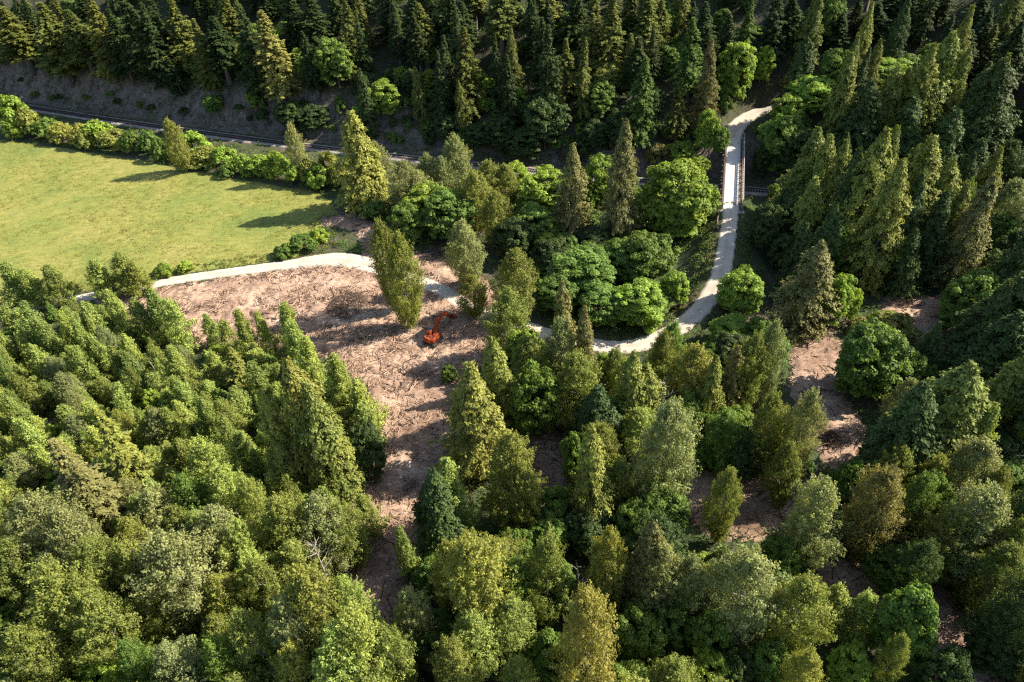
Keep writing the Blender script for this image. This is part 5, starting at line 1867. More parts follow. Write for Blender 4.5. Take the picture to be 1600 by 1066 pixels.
# ---------------------------------------------------------------- railway
RX = np.arange(-270, 230, 2.0); RL = np.stack([RX, rail_y(RX), np.zeros_like(RX), np.full_like(RX, 2.6)], -1)
ribbon("railway_bed", RL, M_BALLAST, 0.16, 1.0, 9, 0.3)
rt = empty("railway_track", (0, float(rail_y(0)), 0.2)); tag(rt, "single railway track of two dark rails on grey ballast below the shaded bank", "railway track")
def rail_pt(x, off=0.0):
    s = float(rail_s(x)); n = math.hypot(s, 1)
    return x - s / n * off, float(rail_y(x)) + off / n
for off in (-0.72, 0.72):
    mb = MB(); xs = np.arange(-269, 229, 3.0); pts = [rail_pt(x, off) for x in xs]
    for a, b in zip(pts[:-1], pts[1:]):
        mb.bar((a[0], a[1] - rt.location.y, 0.21), (b[0], b[1] - rt.location.y, 0.21), 0.15, 0.2)
    mb.build("rail", M_RAIL, rt)
sl = MB().box((0, 0, 0), (0.28, 2.5, 0.16)).mesh("sleeper", M_SLEEPER)
rest = MB()
sx = np.arange(-200, 120, 0.7)
near = set(np.argsort(np.abs(sx + 90))[:100])
for k, x in enumerate(sx):
    px_, py_ = rail_pt(x); sa = math.atan(float(rail_s(x)))
    if k in near:
        o = link(bpy.data.objects.new("sleeper", sl), rt); o.location = (px_, py_ - rt.location.y, 0.04); o.rotation_euler = (0, 0, sa)
    else: rest.box((px_, py_ - rt.location.y, 0.04), (0.28, 2.5, 0.16), sa)
tag(rest.build("sleepers", M_SLEEPER, rt), kind="stuff")

# ---------------------------------------------------------------- bridge
B0, B1 = Vector((58.7, 161.2, 7.12)), Vector((71.1, 202.4, 7.12))
bd = (B1 - B0); BLEN = bd.length; BANG = math.atan2(bd.y, bd.x) - math.pi / 2
br = empty("bridge", B0, BANG); tag(br, "narrow pale single-lane bridge with steel lattice sides crossing the railway", "bridge")
M_DECK, nt, out = new_mat("pale worn deck")
v = obj_vec(nt, (2.2, 0.25, 1)); b_ = noise(nt, v, 1.2, 6, 0.7); a_ = noise(nt, obj_vec(nt), 0.5, 4)
c_ = ramp(nt, b_, [(0.3, (0.46, 0.41, 0.35)), (0.5, (0.60, 0.55, 0.48)), (0.75, (0.70, 0.65, 0.57))])
principled(nt, out, c_, 0.9, b_, 0.3, 0.03)
MB().box((0, BLEN / 2, -0.1), (4.3, BLEN, 0.3)).build("deck", M_DECK, br, bevel=0.02)
for s in (-1, 1):
    MB().box((s * 2.02, BLEN / 2, 0.14), (0.22, BLEN - .2, 0.16)).build("kerb_beam", M_TIMBER, br)
for s, mt in ((-1, M_STEEL), (1, M_STEEL)):
    for k, xo in enumerate((2.42, 2.85) if s > 0 else (2.42,)):
        root = MB(); x = s * xo
        nb = 12; L = BLEN / nb
        root.bar((x, 0.05, 1.55), (x, BLEN - .05, 1.55), 0.18, 0.2); root.bar((x, 0.05, -0.55), (x, BLEN - .05, -0.55), 0.18, 0.22)
        for i in range(nb):
            y0, y1 = i * L, (i + 1) * L; ym = (y0 + y1) / 2
            root.bar((x, y0 + .1, 0.5), (x, ym, 1.5), 0.09); root.bar((x, ym, 1.5), (x, y1 - .1, 0.5), 0.09)
            root.bar((x, y0 + .1, 0.5), (x, ym, -0.5), 0.09); root.bar((x, ym, -0.5), (x, y1 - .1, 0.5), 0.09)
        t = root.build("side_truss", M_RUST_SHADE if (s < 0 or k == 0) else M_STEEL, br)  # right inner truss coloured dark to paint in the shaded strip beside the deck
        for i in range(nb + 1):
            y = min(max(i * L, .12), BLEN - .12)
            pm = MB().bar((x, y, -0.6), (x, y, 1.62), 0.13)
            if s < 0: pm.bar((x, y, 1.5), (x - .55, y, -.3), 0.1); pm.box((x - .3, y, -.35), (.7, .16, .16))
            pm.build("post", M_STEEL if s < 0 else mt, t)
    if s > 0:
        for i in range(0, 13, 2):
            MB().bar((2.42, min(i * L + .1, BLEN - .2), 1.7), (2.85, min(i * L + .1, BLEN - .2), 1.7), 0.16).build("cross_brace", M_STEEL, br)
for i in range(9):
    MB().box((0, 1 + i * (BLEN - 2) / 8, -0.55), (6.2, 0.3, 0.5)).build("floor_beam", M_RUST_SHADE, br)
for y, nm in ((-0.75, 0), (BLEN + 0.75, 1)):
    MB().box((0, y, -1.75), (6.6, 1.4, 3.3)).build("abutment", M_CONC, br, bevel=0.04)

def fence_line(name, pts, mat, label, cat, h=1.0, group=None):
    a = pts[0]; r = empty(name, a); tag(r, label, cat, group)
    rl = MB()
    for p, q in zip(pts[:-1], pts[1:]):
        d0, d1 = Vector(p) - Vector(a), Vector(q) - Vector(a)
        rl.bar(d0 + Vector((0, 0, h * .85)), d1 + Vector((0, 0, h * .85)), 0.22, 0.3)
    rl.build("rail", mat, r)
    for p in pts:
        d0 = Vector(p) - Vector(a); MB().box(d0 + Vector((0, 0, h / 2 - .3)), (0.25, 0.25, h + .6)).build("post", M_TIMBER, r)
def gpt(x, y, dz=0.0): return (x, y, float(ground_z(x, y)[0]) + dz)
fence_line("guard_rail", [gpt(55.3, 160.0), gpt(54.0, 156.6), gpt(53.2, 153.0)], M_TIMBER, "timber guard rail leading off the bridge's left near corner", "guard rail")
fence_line("guard_rail", [gpt(67.9, 204.4), gpt(66.8, 207.0), gpt(65.3, 209.5)], M_TIMBER, "short timber guard rail splayed off the bridge's far left corner", "guard rail")

# ---------------------------------------------------------------- leaves
def unit(a): return a / np.maximum(np.linalg.norm(a, axis=-1, keepdims=True), 1e-9)

def leaf_quads(C, Nrm, size, aspect, along=None):
    """diamond shaped leaf sprays: centre, facing, half length, width/length"""
    n = len(C); Nrm = unit(Nrm)
    if along is None: along = rng.normal(size=(n, 3))
    u = unit(along - (along * Nrm).sum(1, keepdims=True) * Nrm); w = np.cross(Nrm, u)
    L = size[:, None]; W = (size * aspect)[:, None]
    V = np.stack([C - u * L, C + w * W - u * L * .1, C + u * L, C - w * W - u * L * .1], 1).reshape(-1, 3)
    return V, np.arange(4 * n).reshape(n, 4)

def trunk_mesh(name, H, r0, limbs, mat, top=1.0, seed=0):
    q = random.Random(seed); mb = MB()
    bx, by = q.uniform(-.3, .3), q.uniform(-.3, .3)
    mb.tube([(0, 0, -0.6), (bx * .3, by * .3, H * .2 * top), (bx, by, H * .55 * top), (0, 0, H * top)], [r0 * 1.25, r0 * .85, r0 * .5, r0 * .08], 7)
    for a, z0, L, up in limbs:
        p0 = Vector((0, 0, z0)); d = Vector((math.cos(a), math.sin(a), up))
        rr = r0 * .38 * (1 - z0 / H) + .03
        mb.tube([p0, p0 + d * L * .5 + Vector((0, 0, .05 * L)), p0 + d * L + Vector((0, 0, .22 * L * (up > 0.3)))], [rr, rr * .6, rr * .12], 5, cap=False)
    return mb.mesh(name, mat, True)

def crown_cottonwood(seed, H=18.0, R=4.3, narrow=False):
    """upswept twigs: every spray is a thin tuft of small leaves along its own twig"""
    r = np.random.default_rng(seed); C = []; Nn = []; S = []; T = []; Al = []; limbs = []
    ns, per = (430, 74) if not narrow else (170 + 20 * (seed % 4), 66)
    lump = [(r.uniform(0, 6.28), r.uniform(.1, .9), r.uniform(.4, 1)) for _ in range(9)]
    for i in range(ns):
        t = r.uniform(0.0, 1.0)
        prof = (math.sin(math.pi * min(1, (t * .80 + .20)) ** 1.2) ** .7) if not narrow else ((1 - t) ** (.55 + .5 * (seed % 3) / 2) * min(1, t * 4 + .55) * (1 + .28 * math.sin(t * 15 + seed)) + .05)
        az = r.uniform(0, 2 * math.pi)
        m = 0.66
        for la, lt, lw in lump:
            m += 0.42 * lw * math.exp(-((math.cos(az - la) - 1) ** 2) * 2.6 - ((t - lt) / .13) ** 2)
        m = min(m, 1.2)
        rad = R * prof * m * (r.uniform(.12, 1) ** .38)
        z = H * (0.08 + 0.86 * t)
        base = np.array([rad * math.cos(az), rad * math.sin(az), z])
        out = np.array([math.cos(az), math.sin(az), 0]) * (rad / R)
        d = unit(out * .8 + np.array([0, 0, 0.75]) + r.normal(0, .25, 3))
        Ls = r.uniform(.9, 2.2) * (1 if not narrow else .7)
        s = r.uniform(-.35, 1, per)
        wd = (0.34 * (1 - np.clip(s, 0, 1) ** 1.5) + .07) * (1 if not narrow else .85)
        P = base + d * (s * Ls)[:, None] + r.normal(0, 1, (per, 3)) * wd[:, None]
        C.append(P); nn = unit(unit(P - base - d * (s * Ls)[:, None]) * .8 + out * .9 + r.normal(0, .6, (per, 3)) + np.array([0, 0, .5]))
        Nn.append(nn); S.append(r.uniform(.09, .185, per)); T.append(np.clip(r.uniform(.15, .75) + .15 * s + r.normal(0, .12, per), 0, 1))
        Al.append(d + r.normal(0, .6, (per, 3)))
        if i % 24 == 0: limbs.append((az, z - rad * .9 if z - rad * .9 > H * .12 else H * .15, rad * 1.0, .8))
    C, Nn, S, T, Al = map(np.concatenate, (C, Nn, S, T, Al))
    V, Fq = leaf_quads(C, Nn, S, .6, Al)
    return V, Fq, T, limbs

def crown_maple(seed, H=9.0, R=4.5):
    r = np.random.default_rng(seed); C = []; Nn = []; S = []; T = []; limbs = []
    ns = 230; per = 120
    for i in range(ns):
        u = r.uniform(-.95, 1); az = r.uniform(0, 2 * math.pi)
        rh = math.sqrt(max(0, 1 - max(u, 0) ** 2)) * (1 - .25 * max(-u, 0))
        k = r.uniform(.35, 1) ** .35 * (0.88 + 0.16 * math.sin(3 * az + seed) * rh)
        base = np.array([R * .9 * rh * k * math.cos(az), R * .9 * rh * k * math.sin(az), H * (.50 + .44 * u * k)])
        rc = r.uniform(.4, .95)
        q = unit(r.normal(0, 1, (per, 3))); q[:, 2] = np.where(q[:, 2] < -.2, -q[:, 2] * .6, q[:, 2])
        rr = r.uniform(.55, 1.08, per)
        P = base + q * (rr * rc)[:, None] * np.array([1, 1, .68])
        C.append(P); Nn.append(unit(q * 1.0 + np.array([0, 0, .55]) + r.normal(0, .38, (per, 3))))
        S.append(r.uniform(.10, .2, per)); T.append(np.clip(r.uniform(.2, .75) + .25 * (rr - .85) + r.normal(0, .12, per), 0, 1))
        if i % 12 == 0: limbs.append((az, H * .2, R * .75, .8))
    C, Nn, S, T = map(np.concatenate, (C, Nn, S, T))
    V, Fq = leaf_quads(C, Nn, S, .85)
    return V, Fq, T, limbs

def crown_conifer(seed, H=22.0, R=4.2, kind='cedar', start=.05):
    r = np.random.default_rng(seed); C = []; Nn = []; S = []; T = []; Al = []; limbs = []
    cedar = kind == 'cedar'
    nb = 460 if cedar else 330
    per = 60 if cedar else 70
    lean = r.uniform(0, 6.28)
    for i in range(nb):
        t = start + (1 - start) * (i + r.uniform(0, 1)) / nb
        if not cedar: t = start + (1 - start) * (math.floor(i / nb * 27) + r.uniform(0, .35)) / 27
        az = r.uniform(0, 2 * math.pi)
        prof = (min((1 - t) ** .62, (1 - t) * 2.4) if cedar else (1 - t) ** .95) * min(1, .62 + 2.4 * (t - start))
        L = R * prof * (r.uniform(.78, 1.12) if cedar else r.uniform(.6, 1.15)) * (1 + .13 * math.sin(2 * az + lean + 5 * t)) * (1 + .16 * math.sin(t * 17 + lean)) + .12
        z0 = H * t
        dirh = np.array([math.cos(az), math.sin(az), 0.]); side = np.array([-math.sin(az), math.cos(az), 0.])
        n_ = max(10, int(per * (.35 + .65 * L / R)))
        s = r.uniform(.18, 1.0, n_) ** (.7)
        if cedar:
            drop = .38 * s ** 1.2 - .22 * np.maximum(s - .75, 0)
            zz = z0 - drop * L + r.uniform(-.5, .12, n_)
            lat = r.normal(0, .26, n_) * (1.1 - .5 * s)
            al = np.stack([r.normal(0, .3, n_) + dirh[0] * .35, r.normal(0, .3, n_) + dirh[1] * .35, np.full(n_, -1.)], -1)
            nr = dirh * 1.0 + r.normal(0, .5, (n_, 3)) + np.array([0, 0, .55])
            S.append(r.uniform(.13, .25, n_))
        else:
            rise = (.10 + .25 * t) * s - .42 * (1 - .6 * t) * s ** 2
            zz = z0 + rise * L + r.normal(0, .08, n_) - np.abs(r.normal(0, .16, n_))
            lat = r.normal(0, .42, n_) * (1.15 - s) * min(1, L / 2) 
            al = dirh * .8 + side * np.sign(lat)[:, None] * .5 + r.normal(0, .3, (n_, 3)) + np.array([0, 0, -.25])
            nr = np.array([0, 0, 1.]) + dirh * .35 + r.normal(0, .42, (n_, 3))
            S.append(r.uniform(.13, .27, n_))
        P = dirh * (s * L)[:, None] + side * lat[:, None]; P[:, 2] += zz
        C.append(P); Nn.append(nr); Al.append(al)
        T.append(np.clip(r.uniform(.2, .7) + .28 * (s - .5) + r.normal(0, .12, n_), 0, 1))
        if i % 16 == 0 and L > 1: limbs.append((az, z0, L * .8, -.12))
    C, Nn, S, T, Al = map(np.concatenate, (C, Nn, S, T, Al))
    V, Fq = leaf_quads(C, Nn, S, .5 if cedar else .42, Al)
    return V, Fq, T, limbs

def crown_shrub(seed, H=3.0, R=2.4):
    r = np.random.default_rng(seed); C = []; Nn = []; S = []; T = []; limbs = []
    for i in range(46):
        u = r.uniform(0, 1); az = r.uniform(0, 6.283); rh = math.sqrt(1 - u * u) * r.uniform(.3, 1) ** .4
        base = np.array([R * .85 * rh * math.cos(az), R * .85 * rh * math.sin(az), H * (.15 + .68 * u)])
        per = 80; q = unit(r.normal(0, 1, (per, 3))); q[:, 2] = np.abs(q[:, 2])
        P = base + q * (r.uniform(.5, 1.1, per) * r.uniform(.35, .65))[:, None]
        C.append(P); Nn.append(unit(q + np.array([0, 0, .4]) + r.normal(0, .45, (per, 3)))); S.append(r.uniform(.12, .21, per))
        T.append(np.clip(r.uniform(.25, .75) + r.normal(0, .14, per), 0, 1))
        if i % 6 == 0: limbs.append((az, .1, R * .6, 1.0))
    C, Nn, S, T = map(np.concatenate, (C, Nn, S, T))
    V, Fq = leaf_quads(C, Nn, S, .7)
    return V, Fq, T, limbs

PROTO = {}
def make_protos():
    spec = [('P', 6, lambda s: crown_cottonwood(s), 18, 4.3, M_LEAF, .32, M_PALEBARK, .9),
            ('A', 9, lambda s: crown_cottonwood(s, 11, 2.5, True), 11, 2.5, M_LEAF, .16, M_PALEBARK, .92),
            ('M', 6, lambda s: crown_maple(s), 9, 4.5, M_LEAF, .22, M_BARK, .7),
            ('C', 6, lambda s: crown_conifer(s, 22, 4.2, 'cedar'), 22, 4.2, M_NEEDLE, .38, M_BARK, .97),
            ('F', 6, lambda s: crown_conifer(s, 21, 3.9, 'fir', (.04, .10, .18, .28, .05, .14)[s % 10]), 21, 3.9, M_NEEDLE, .34, M_BARK, .97),
            ('T', 2, lambda s: crown_conifer(s, 21, 3.9, 'fir', .42), 21, 3.9, M_NEEDLE, .34, M_BARK, .97),
            ('B', 4, lambda s: crown_shrub(s), 3, 2.4, M_LEAF, .07, M_BARK, .6)]
    for k, n, fn, H, R, ml, r0, mb_, top in spec:
        L = []
        for i in range(n):
            V, Fq, T, limbs = fn(100 * ord(k) + i)
            H_ = float(np.percentile(V[:, 2], 99.9)); R_ = float(np.percentile(np.hypot(V[:, 0], V[:, 1]), 97))
            L.append((np_mesh("crown", V, Fq, ml, False, {"tone": T}), trunk_mesh("trunk", H, r0, limbs, mb_, top, i), H_, R_))
        PROTO[k] = L
make_protos()

TINT = {'o': (0.190, 0.215, 0.046), 'd': (0.066, 0.100, 0.027), 'k': (0.238, 0.252, 0.054), 'K': (0.285, 0.270, 0.068),
        'g': (0.132, 0.200, 0.036), 'y': (0.222, 0.305, 0.042), 'b': (0.205, 0.190, 0.062), 's': (0.235, 0.258, 0.098),
        'a': (0.275, 0.325, 0.078), 'e': (0.215, 0.268, 0.064)}
NAME = {'F': 'fir_tree', 'T': 'pine_tree', 'C': 'cedar_tree', 'P': 'cottonwood_tree', 'A': 'alder_tree', 'M': 'maple_tree', 'B': 'shrub'}
CATG = {'F': 'conifer', 'T': 'conifer', 'C': 'conifer', 'P': 'tree', 'A': 'tree', 'M': 'tree', 'B': 'shrub'}
for line in TREES.strip().splitlines():
    f_ = line.split(',', 8)
    k, t, zone = f_[0][0], f_[0][1], ZONES[int(f_[1])]
    x, y, h, r = map(float, f_[2:6])
    if len(f_) == 7: label = f_[6]
    else: label = "%s %s %s, %s%s %s" % (TINTWORD[t], NOUN[k], WHERE[zone], RANK[int(f_[6])], SIDE[int(f_[7])], LANDMARK[int(f_[8])])
    pr = rnd.choice(PROTO[k]); me, tr, H_, R_ = pr
    z = float(ground_z(x, y)[0])
    root = empty(NAME[k], (x, y, z), rnd.uniform(0, 6.283)); tag(root, label, CATG[k], GROUPS[zone])
    tl = .10 if k == 'A' else .045
    root.rotation_euler[0] = rnd.uniform(-tl, tl); root.rotation_euler[1] = rnd.uniform(-tl, tl)
    sr, sz = max(r / R_, .25), h / H_
    root.scale = (sr, sr, sz)
    c = bpy.data.objects.new("crown", me); link(c, root)
    if k == 'A': t = {'y': 'a', 'g': 'e', 'o': 'o', 'k': 'a'}.get(t, t)
    if k == 'P' and t == 'y': t = 'a'
    tt = TINT[t]; j = rnd.uniform(.92, 1.28); hj = rnd.uniform(-.06, .06)
    if zone == 'hill' and k in 'FCT' and t != 'K': j *= .72          # darker conifer tints on the hillside
    c.color = (tt[0] * j * (1 + hj), tt[1] * j, tt[2] * j * (1 - hj), 1)
    link(bpy.data.objects.new("trunk", tr), root)

# ---------------------------------------------------------------- dead trees
def dead_tree(x, y, h, label, lean=0.0, seed=0, spread=.3, n=14):
    q = random.Random(seed); r = empty("dead_tree", gpt(x, y), q.uniform(0, 6)); tag(r, label, "dead tree")
    r.rotation_euler[1] = lean
    MB().tube([(0, 0, -.4), (.1, 0, h * .4), (0, .12, h * .75), (.1, 0, h)], [h * .014, h * .011, h * .007, h * .002], 6).build("trunk", M_PALEBARK, r, smooth=True)
    mb = MB()
    for i in range(n):
        z0 = h * q.uniform(.35, .95); a = q.uniform(0, 6.283); L = h * spread * (1.1 - z0 / h) * q.uniform(.6, 1.3)
        p0 = Vector((0.05, 0.05, z0)); p1 = p0 + Vector((math.cos(a), math.sin(a), .45)) * L * .5; p2 = p1 + Vector((math.cos(a + q.uniform(-.5, .5)), math.sin(a + q.uniform(-.5, .5)), .6)) * L * .5
        mb.tube([p0, p1, p2], [.07, .05, .02], 4, cap=False)
        p3 = p1 + Vector((math.cos(a + .9), math.sin(a + .9), .3)) * L * .4; mb.tube([p1, p3], [.035, .012], 4, cap=False)
    mb.build("branches", M_PALEBARK, r)
for a in SNAGS: dead_tree(*a)

# ---------------------------------------------------------------- fallen logs and brush piles
def log(x, y, L, ang, r0, label, group=None, tilt=0.0):
    o = MB().tube([(-L / 2, 0, 0), (0, 0.06 * L * .2, .02), (L / 2, 0, 0)], [r0, r0 * .85, r0 * .45], 8).build("fallen_log", M_PALEBARK, None, smooth=True)
    o.location = gpt(x, y, r0 * .9); o.rotation_euler = (0, tilt, ang); tag(o, label, "log", group)
for a in LOGS: log(*a)

def sticks(n, R, H, seed, rmin=.02, rmax=.06, Lm=2.6, dome=True):
    q = random.Random(seed); mb = MB()
    for _ in range(n):
        a = q.uniform(0, 6.283); rr = R * math.sqrt(q.random()); x, y = rr * math.cos(a), rr * math.sin(a)
        z = q.random() * H * (1 - (rr / R) ** 2) + .05; L = q.uniform(.3, 1) * Lm; b = q.uniform(0, 3.1416); e = q.gauss(0, .35)
        d = Vector((math.cos(b) * math.cos(e), math.sin(b) * math.cos(e), math.sin(e))) * L / 2
        c = Vector((x, y, z + .05)); w = q.uniform(rmin, rmax)
        mb.tube([c - d, c + Vector((q.uniform(-.1, .1), q.uniform(-.1, .1), q.uniform(0, .15))), c + d], [w, w * .8, w * .35], 3, cap=False)
    return mb
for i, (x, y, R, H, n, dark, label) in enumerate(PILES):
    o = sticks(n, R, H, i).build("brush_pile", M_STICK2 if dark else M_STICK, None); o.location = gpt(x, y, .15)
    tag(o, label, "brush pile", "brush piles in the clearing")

# ---------------------------------------------------------------- excavator
M_ORD = Vector((-17.7, 123.9, 0))
ex = empty("excavator", (-17.7, 123.9, 0.32), math.atan2(9.8, 4.9) - math.pi / 2)
tag(ex, "orange tracked excavator with mulching head working in the brown clearing", "excavator")
for s in (-1, 1):
    prof = []
    for k in range(24):
        a = 2 * math.pi * k / 24; cyy = 1.62 if math.cos(a) > 0 else -1.62
        prof.append((cyy + .46 * math.cos(a), .46 + .44 * math.sin(a)))
    t = MB().prism(prof, s * 1.25 - .3, s * 1.25 + .3).build("track", M_TRACK, ex)
    g = MB()
    for k in range(30):
        u = k / 30 * (2 * 3.24 + 2 * math.pi * .46)
        if u < 3.24: g.box((s * 1.25, -1.62 + u, .92), (.62, .08, .07))
        elif 3.24 + 1.445 < u < 6.48 + 1.445: g.box((s * 1.25, 1.62 - (u - 3.24 - 1.445), 0.0), (.62, .08, .07))
    g.build("track_shoes", M_TRACK, t)
    for yy in (-1.62, 1.62):
        MB().tube([(s * .92, yy, .46), (s * 1.57, yy, .46)], .3, 12).build("sprocket", M_BLACK, t)
MB().box((0, 0, .55), (2.0, 2.2, .45)).build("undercarriage", M_BLACK, ex)
MB().tube([(0, 0, .75), (0, 0, 1.05)], .75, 20).build("slew_ring", M_BLACK, ex)
# the upper body: rounded tail, engine hood, cab on the left of the boom
pr = [(-1.4, 1.35), (1.4, 1.35)] + [(1.4 * math.cos(a), -1.0 - 0.85 * math.sin(a)) for a in np.linspace(0, math.pi, 14)]
def plan(P, z0, z1):
    mb = MB(); n = len(P)
    mb.add([(a, b, z0) for a, b in P] + [(a, b, z1) for a, b in P], [tuple(range(n))[::-1], tuple(range(n, 2 * n))] + [(i, (i + 1) % n, n + (i + 1) % n, n + i) for i in range(n)])
    return mb
hs = plan(pr, 1.05, 1.45).build("house", M_ORANGE, ex, bevel=.04)
hood = [(-1.35, -.25), (1.35, -.25)] + [(1.35 * math.cos(a), -.95 - .85 * math.sin(a)) for a in np.linspace(0, math.pi, 14)]
plan(hood, 1.45, 2.15).build("engine_hood", M_ORANGE, hs, bevel=.06)
plan([(1.38 * math.cos(a), -1.05 - .9 * math.sin(a)) for a in np.linspace(.15, math.pi - .15, 12)] + [(-1.1, -1.1), (1.1, -1.1)], 1.1, 1.98).build("counterweight", M_ORANGE, hs, bevel=.04)
MB().box((.75, .5, 1.85), (.95, 1.3, .8)).build("tank", M_ORANGE, hs, bevel=.05)
for x_ in (-.65, 0, .65): MB().box((x_, -.85, 2.2), (.42, .6, .05)).build("vent_grille", M_BLACK, hs)
MB().tube([(.9, -.6, 2.1), (.9, -.6, 2.65)], .07, 8).build("exhaust", M_BLACK, hs)
cb = MB().box((-.9, .55, 2.15), (.95, 1.65, 1.45), taper=.9).build("cab", M_ORANGE, ex, bevel=.06)
MB().box((-.9, .60, 2.895), (.70, 1.25, .04)).build("roof_window", M_GLASS, cb)
MB().box((-.9, 1.375, 2.25), (.78, .06, .95)).build("windscreen", M_GLASS, cb)
MB().box((-1.385, .55, 2.35), (.05, 1.3, .75)).build("side_window", M_GLASS, cb)
def boomlike(pts, w, mat, name, par, hs_):
    prof_t, prof_b = [], []
    for i, (y, z) in enumerate(pts):
        a = Vector(pts[max(i - 1, 0)]); b = Vector(pts[min(i + 1, len(pts) - 1)]); d = (b - a).normalized(); n_ = Vector((-d.y, d.x))
        prof_t.append(Vector((y, z)) + n_ * hs_[i]); prof_b.append(Vector((y, z)) - n_ * hs_[i])
    mb = MB()
    for i in range(len(pts) - 1):
        mb.prism([tuple(prof_b[i]), tuple(prof_b[i + 1]), tuple(prof_t[i + 1]), tuple(prof_t[i])], -w / 2 + .15, w / 2 + .15)
    return mb.build(name, mat, par)
bm_ = boomlike([(.9, 1.6), (2.1, 3.2), (3.4, 4.15), (4.9, 4.2), (6.0, 3.75)], .62, M_ORANGE, "boom", ex, [.34, .46, .48, .4, .3])
st = boomlike([(5.7, 4.3), (6.2, 3.7), (7.4, 2.1), (8.6, .95)], .5, M_ORANGE, "stick", ex, [.26, .34, .3, .22])
for x_ in (-.25, .55):
    MB().tube([(x_, 1.3, 1.3), (x_, 2.2, 2.35)], .11, 8).build("boom_cylinder", M_BLACK, ex)
    MB().tube([(x_, 2.2, 2.35), (x_, 3.2, 3.75)], .06, 8).build("cylinder_rod", M_CHROME, ex)
MB().tube([(.15, 3.6, 4.65), (.15, 4.9, 4.8)], .11, 8).build("stick_cylinder", M_BLACK, ex)
MB().tube([(.15, 4.9, 4.8), (.15, 5.75, 4.45)], .06, 8).build("cylinder_rod", M_CHROME, ex)
hd = MB().box((.15, 9.2, .75), (1.9, .95, .7), taper=.8).build("mulcher_head", M_ORANGE, ex, bevel=.05)
MB().tube([(-.75, 9.35, .38), (1.05, 9.35, .38)], .33, 12).build("drum", M_BLACK, hd)
MB().box((.15, 8.8, 1.15), (.5, .7, .4)).build("coupler", M_BLACK, hd)

# ---------------------------------------------------------------- ground cover that nobody could count
def scatter_mask(n, box, want):
    X = rng.uniform(box[0], box[1], n); Y = rng.uniform(box[2], box[3], n)
    k = want(X, Y); return X[k], Y[k]
def rough_road(X, Y): 
    b = np.full(X.shape, 1e9)
    for L in (RS, RN):
        for p in L[::2]: b = np.minimum(b, np.hypot(X - p[0], Y - p[1]))
    return b
def forest(X, Y):
    b = in_poly(X, Y, FIELD) | in_poly(X, Y, CLEARING)
    for P in PATCHES: b |= in_poly(X, Y, P)
    d = Y - rail_y(X)
    vis = (Y * 0.766 + 66.0) * 0.82 > np.abs(X)
    return ~b & (np.abs(d) > 4.2) & (rough_road(X, Y) > 4.3) & vis & ~((d > 4) & (d < 19) & (rng.random(X.shape) < .72 - .6 * (X > -50)))
def cover(name, label, cat, X, Y, per, spread, height, smin, smax, col, up=.7, hfun=None):
    n = len(X); big = rng.uniform(.5, 1.3, n)
    cx_ = np.repeat(X, per); cy_ = np.repeat(Y, per); bb = np.repeat(big, per); m = n * per
    a = rng.uniform(0, 6.283, m); rr = np.sqrt(rng.random(m)) * spread * bb
    x = cx_ + rr * np.cos(a); y = cy_ + rr * np.sin(a)
    hz = height * bb * (1 - .6 * (rr / (spread * bb)) ** 2) * rng.uniform(.35, 1, m)
    z = ground_z(x, y) + hz + .05
    nr = np.stack([np.cos(a) * .5 * rr / spread, np.sin(a) * .5 * rr / spread, np.full(m, up)], -1) + rng.normal(0, .4, (m, 3))
    V, Fq = leaf_quads(np.stack([x, y, z], -1), nr, rng.uniform(smin, smax, m), .7)
    tone = np.clip(np.repeat(rng.uniform(.1, .9, n), per) + rng.normal(0, .12, m), 0, 1)
    o = link(bpy.data.objects.new(name, np_mesh(name, V, Fq, M_LEAF, False, {"tone": tone})))
    o.color = (*col, 1); tag(o, label, cat, kind="stuff"); return o
X, Y = scatter_mask(22000, (-260, 240, 35, 330), forest)
cover("undergrowth", "leafy green undergrowth covering the forest floor between the trees", "undergrowth", X, Y, 34, 1.7, 1.7, .12, .25, (0.13, 0.20, 0.045))
def inpatch(X, Y):
    b = np.zeros(X.shape, bool)
    for P in PATCHES: b |= in_poly(X, Y, P)
    return b
X, Y = scatter_mask(34000, (-200, -30, 115, 260), lambda X, Y: in_poly(X, Y, FIELD) & (fbm(X * 2, Y * 2.6) + rng.normal(0, .35, X.shape) > -.1))
cover("meadow_grass", "short yellow-green grass tufts across the open meadow", "grass", X, Y, 9, .8, .22, .07, .17, (0.25, 0.24, 0.056), 1.3)
X, Y = scatter_mask(9000, (-230, 60, 190, 320), lambda X, Y: (Y - rail_y(X) > 5.5) & (Y - rail_y(X) < 24) & (rng.random(X.shape) < np.where(X < -45, .75, .5)))
cover("bank_brush", "grey-brown dry brush growing over the bank above the railway", "brush", X, Y, 30, 1.3, 1.5, .10, .26, (0.13, 0.125, 0.062))
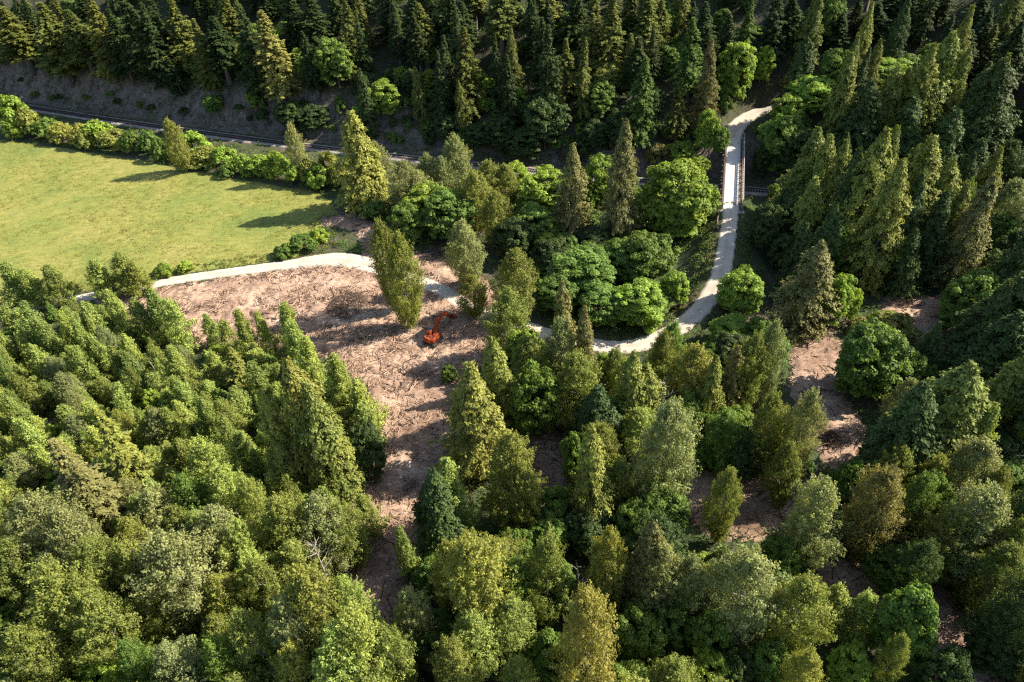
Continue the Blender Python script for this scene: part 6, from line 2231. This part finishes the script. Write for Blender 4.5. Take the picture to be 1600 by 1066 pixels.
# rough grass and weeds at the meadow's lower edge and along the road
def verge(X, Y):
    r = rough_road(X, Y); df = poly_dist(X, Y, FIELD)
    return (((df < 4.0) & (Y < 188)) | ((r < 6.5) & (X > 8) & (X < 120))) & (r > 2.9 - 1.1 * rng.random(X.shape) ** 2) & ~in_poly(X, Y, CLEARING) & (Y - rail_y(X) < -8)
X, Y = scatter_mask(20000, (-170, 110, 115, 185), verge)
cover("rough_grass", "rough yellow-green grass and weeds along the road and meadow edge", "grass", X, Y, 16, .7, .45, .09, .2, (0.15, 0.17, 0.04))
X, Y = scatter_mask(9000, (-100, 150, 40, 180), lambda X, Y: (in_poly(X, Y, CLEARING) | inpatch(X, Y)) & (fbm(X * 3, Y * 3) > .22 - .25 * (Y < 112)) & (rough_road(X, Y) > 3.4))
cover("weeds", "sparse green weeds in the churned brown earth", "weeds", X, Y, 12, .7, .45, .07, .17, (0.16, 0.17, 0.05))
# torn sticks lying on the earth
def stick_field(name, label, n, box, want, mat, Lr, wr, lift):
    X, Y = scatter_mask(n, box, want); m = len(X)
    a = rng.uniform(0, 3.1416, m) ; L = rng.uniform(*Lr, m); w = rng.uniform(*wr, m); e = rng.normal(0, .12, m)
    d = np.stack([np.cos(a) * L, np.sin(a) * L, np.sin(e) * L], -1); s = np.stack([-np.sin(a) * w, np.cos(a) * w, 0 * a], -1); u = np.stack([0 * a, 0 * a, w], -1)
    C = np.stack([X, Y, ground_z(X, Y) + lift + rng.uniform(0, .35, m)], -1)
    V = np.stack([C - d - s, C - d + s, C - d + u * 1.6, C + d - s * .5, C + d + s * .5, C + d + u], 1).reshape(-1, 3)
    b = np.arange(m)[:, None] * 6
    Fq = np.concatenate([b + np.array([[0, 1, 4, 3]]), b + np.array([[1, 2, 5, 4]]), b + np.array([[2, 0, 3, 5]])])
    o = link(bpy.data.objects.new(name, np_mesh(name, V, Fq, mat))); tag(o, label, "debris", kind="stuff")
inclear = lambda X, Y: in_poly(X, Y, CLEARING) & (rough_road(X, Y) > 2.6)
stick_field("pale_sticks", "pale splintered sticks strewn over the cleared earth", 22000, (-100, 20, 50, 185), inclear, M_STICK, (.3, 1.6), (.03, .085), .3)
stick_field("dark_sticks", "dark broken branches strewn over the cleared earth", 8000, (-100, 20, 50, 185), inclear, M_STICK2, (.3, 1.8), (.03, .10), .3)
stick_field("woodland_sticks", "dark broken sticks lying on the bare patches among the lower right trees", 16000, (0, 150, 40, 170), inpatch, M_STICK2, (.3, 1.4), (.03, .09), .15)
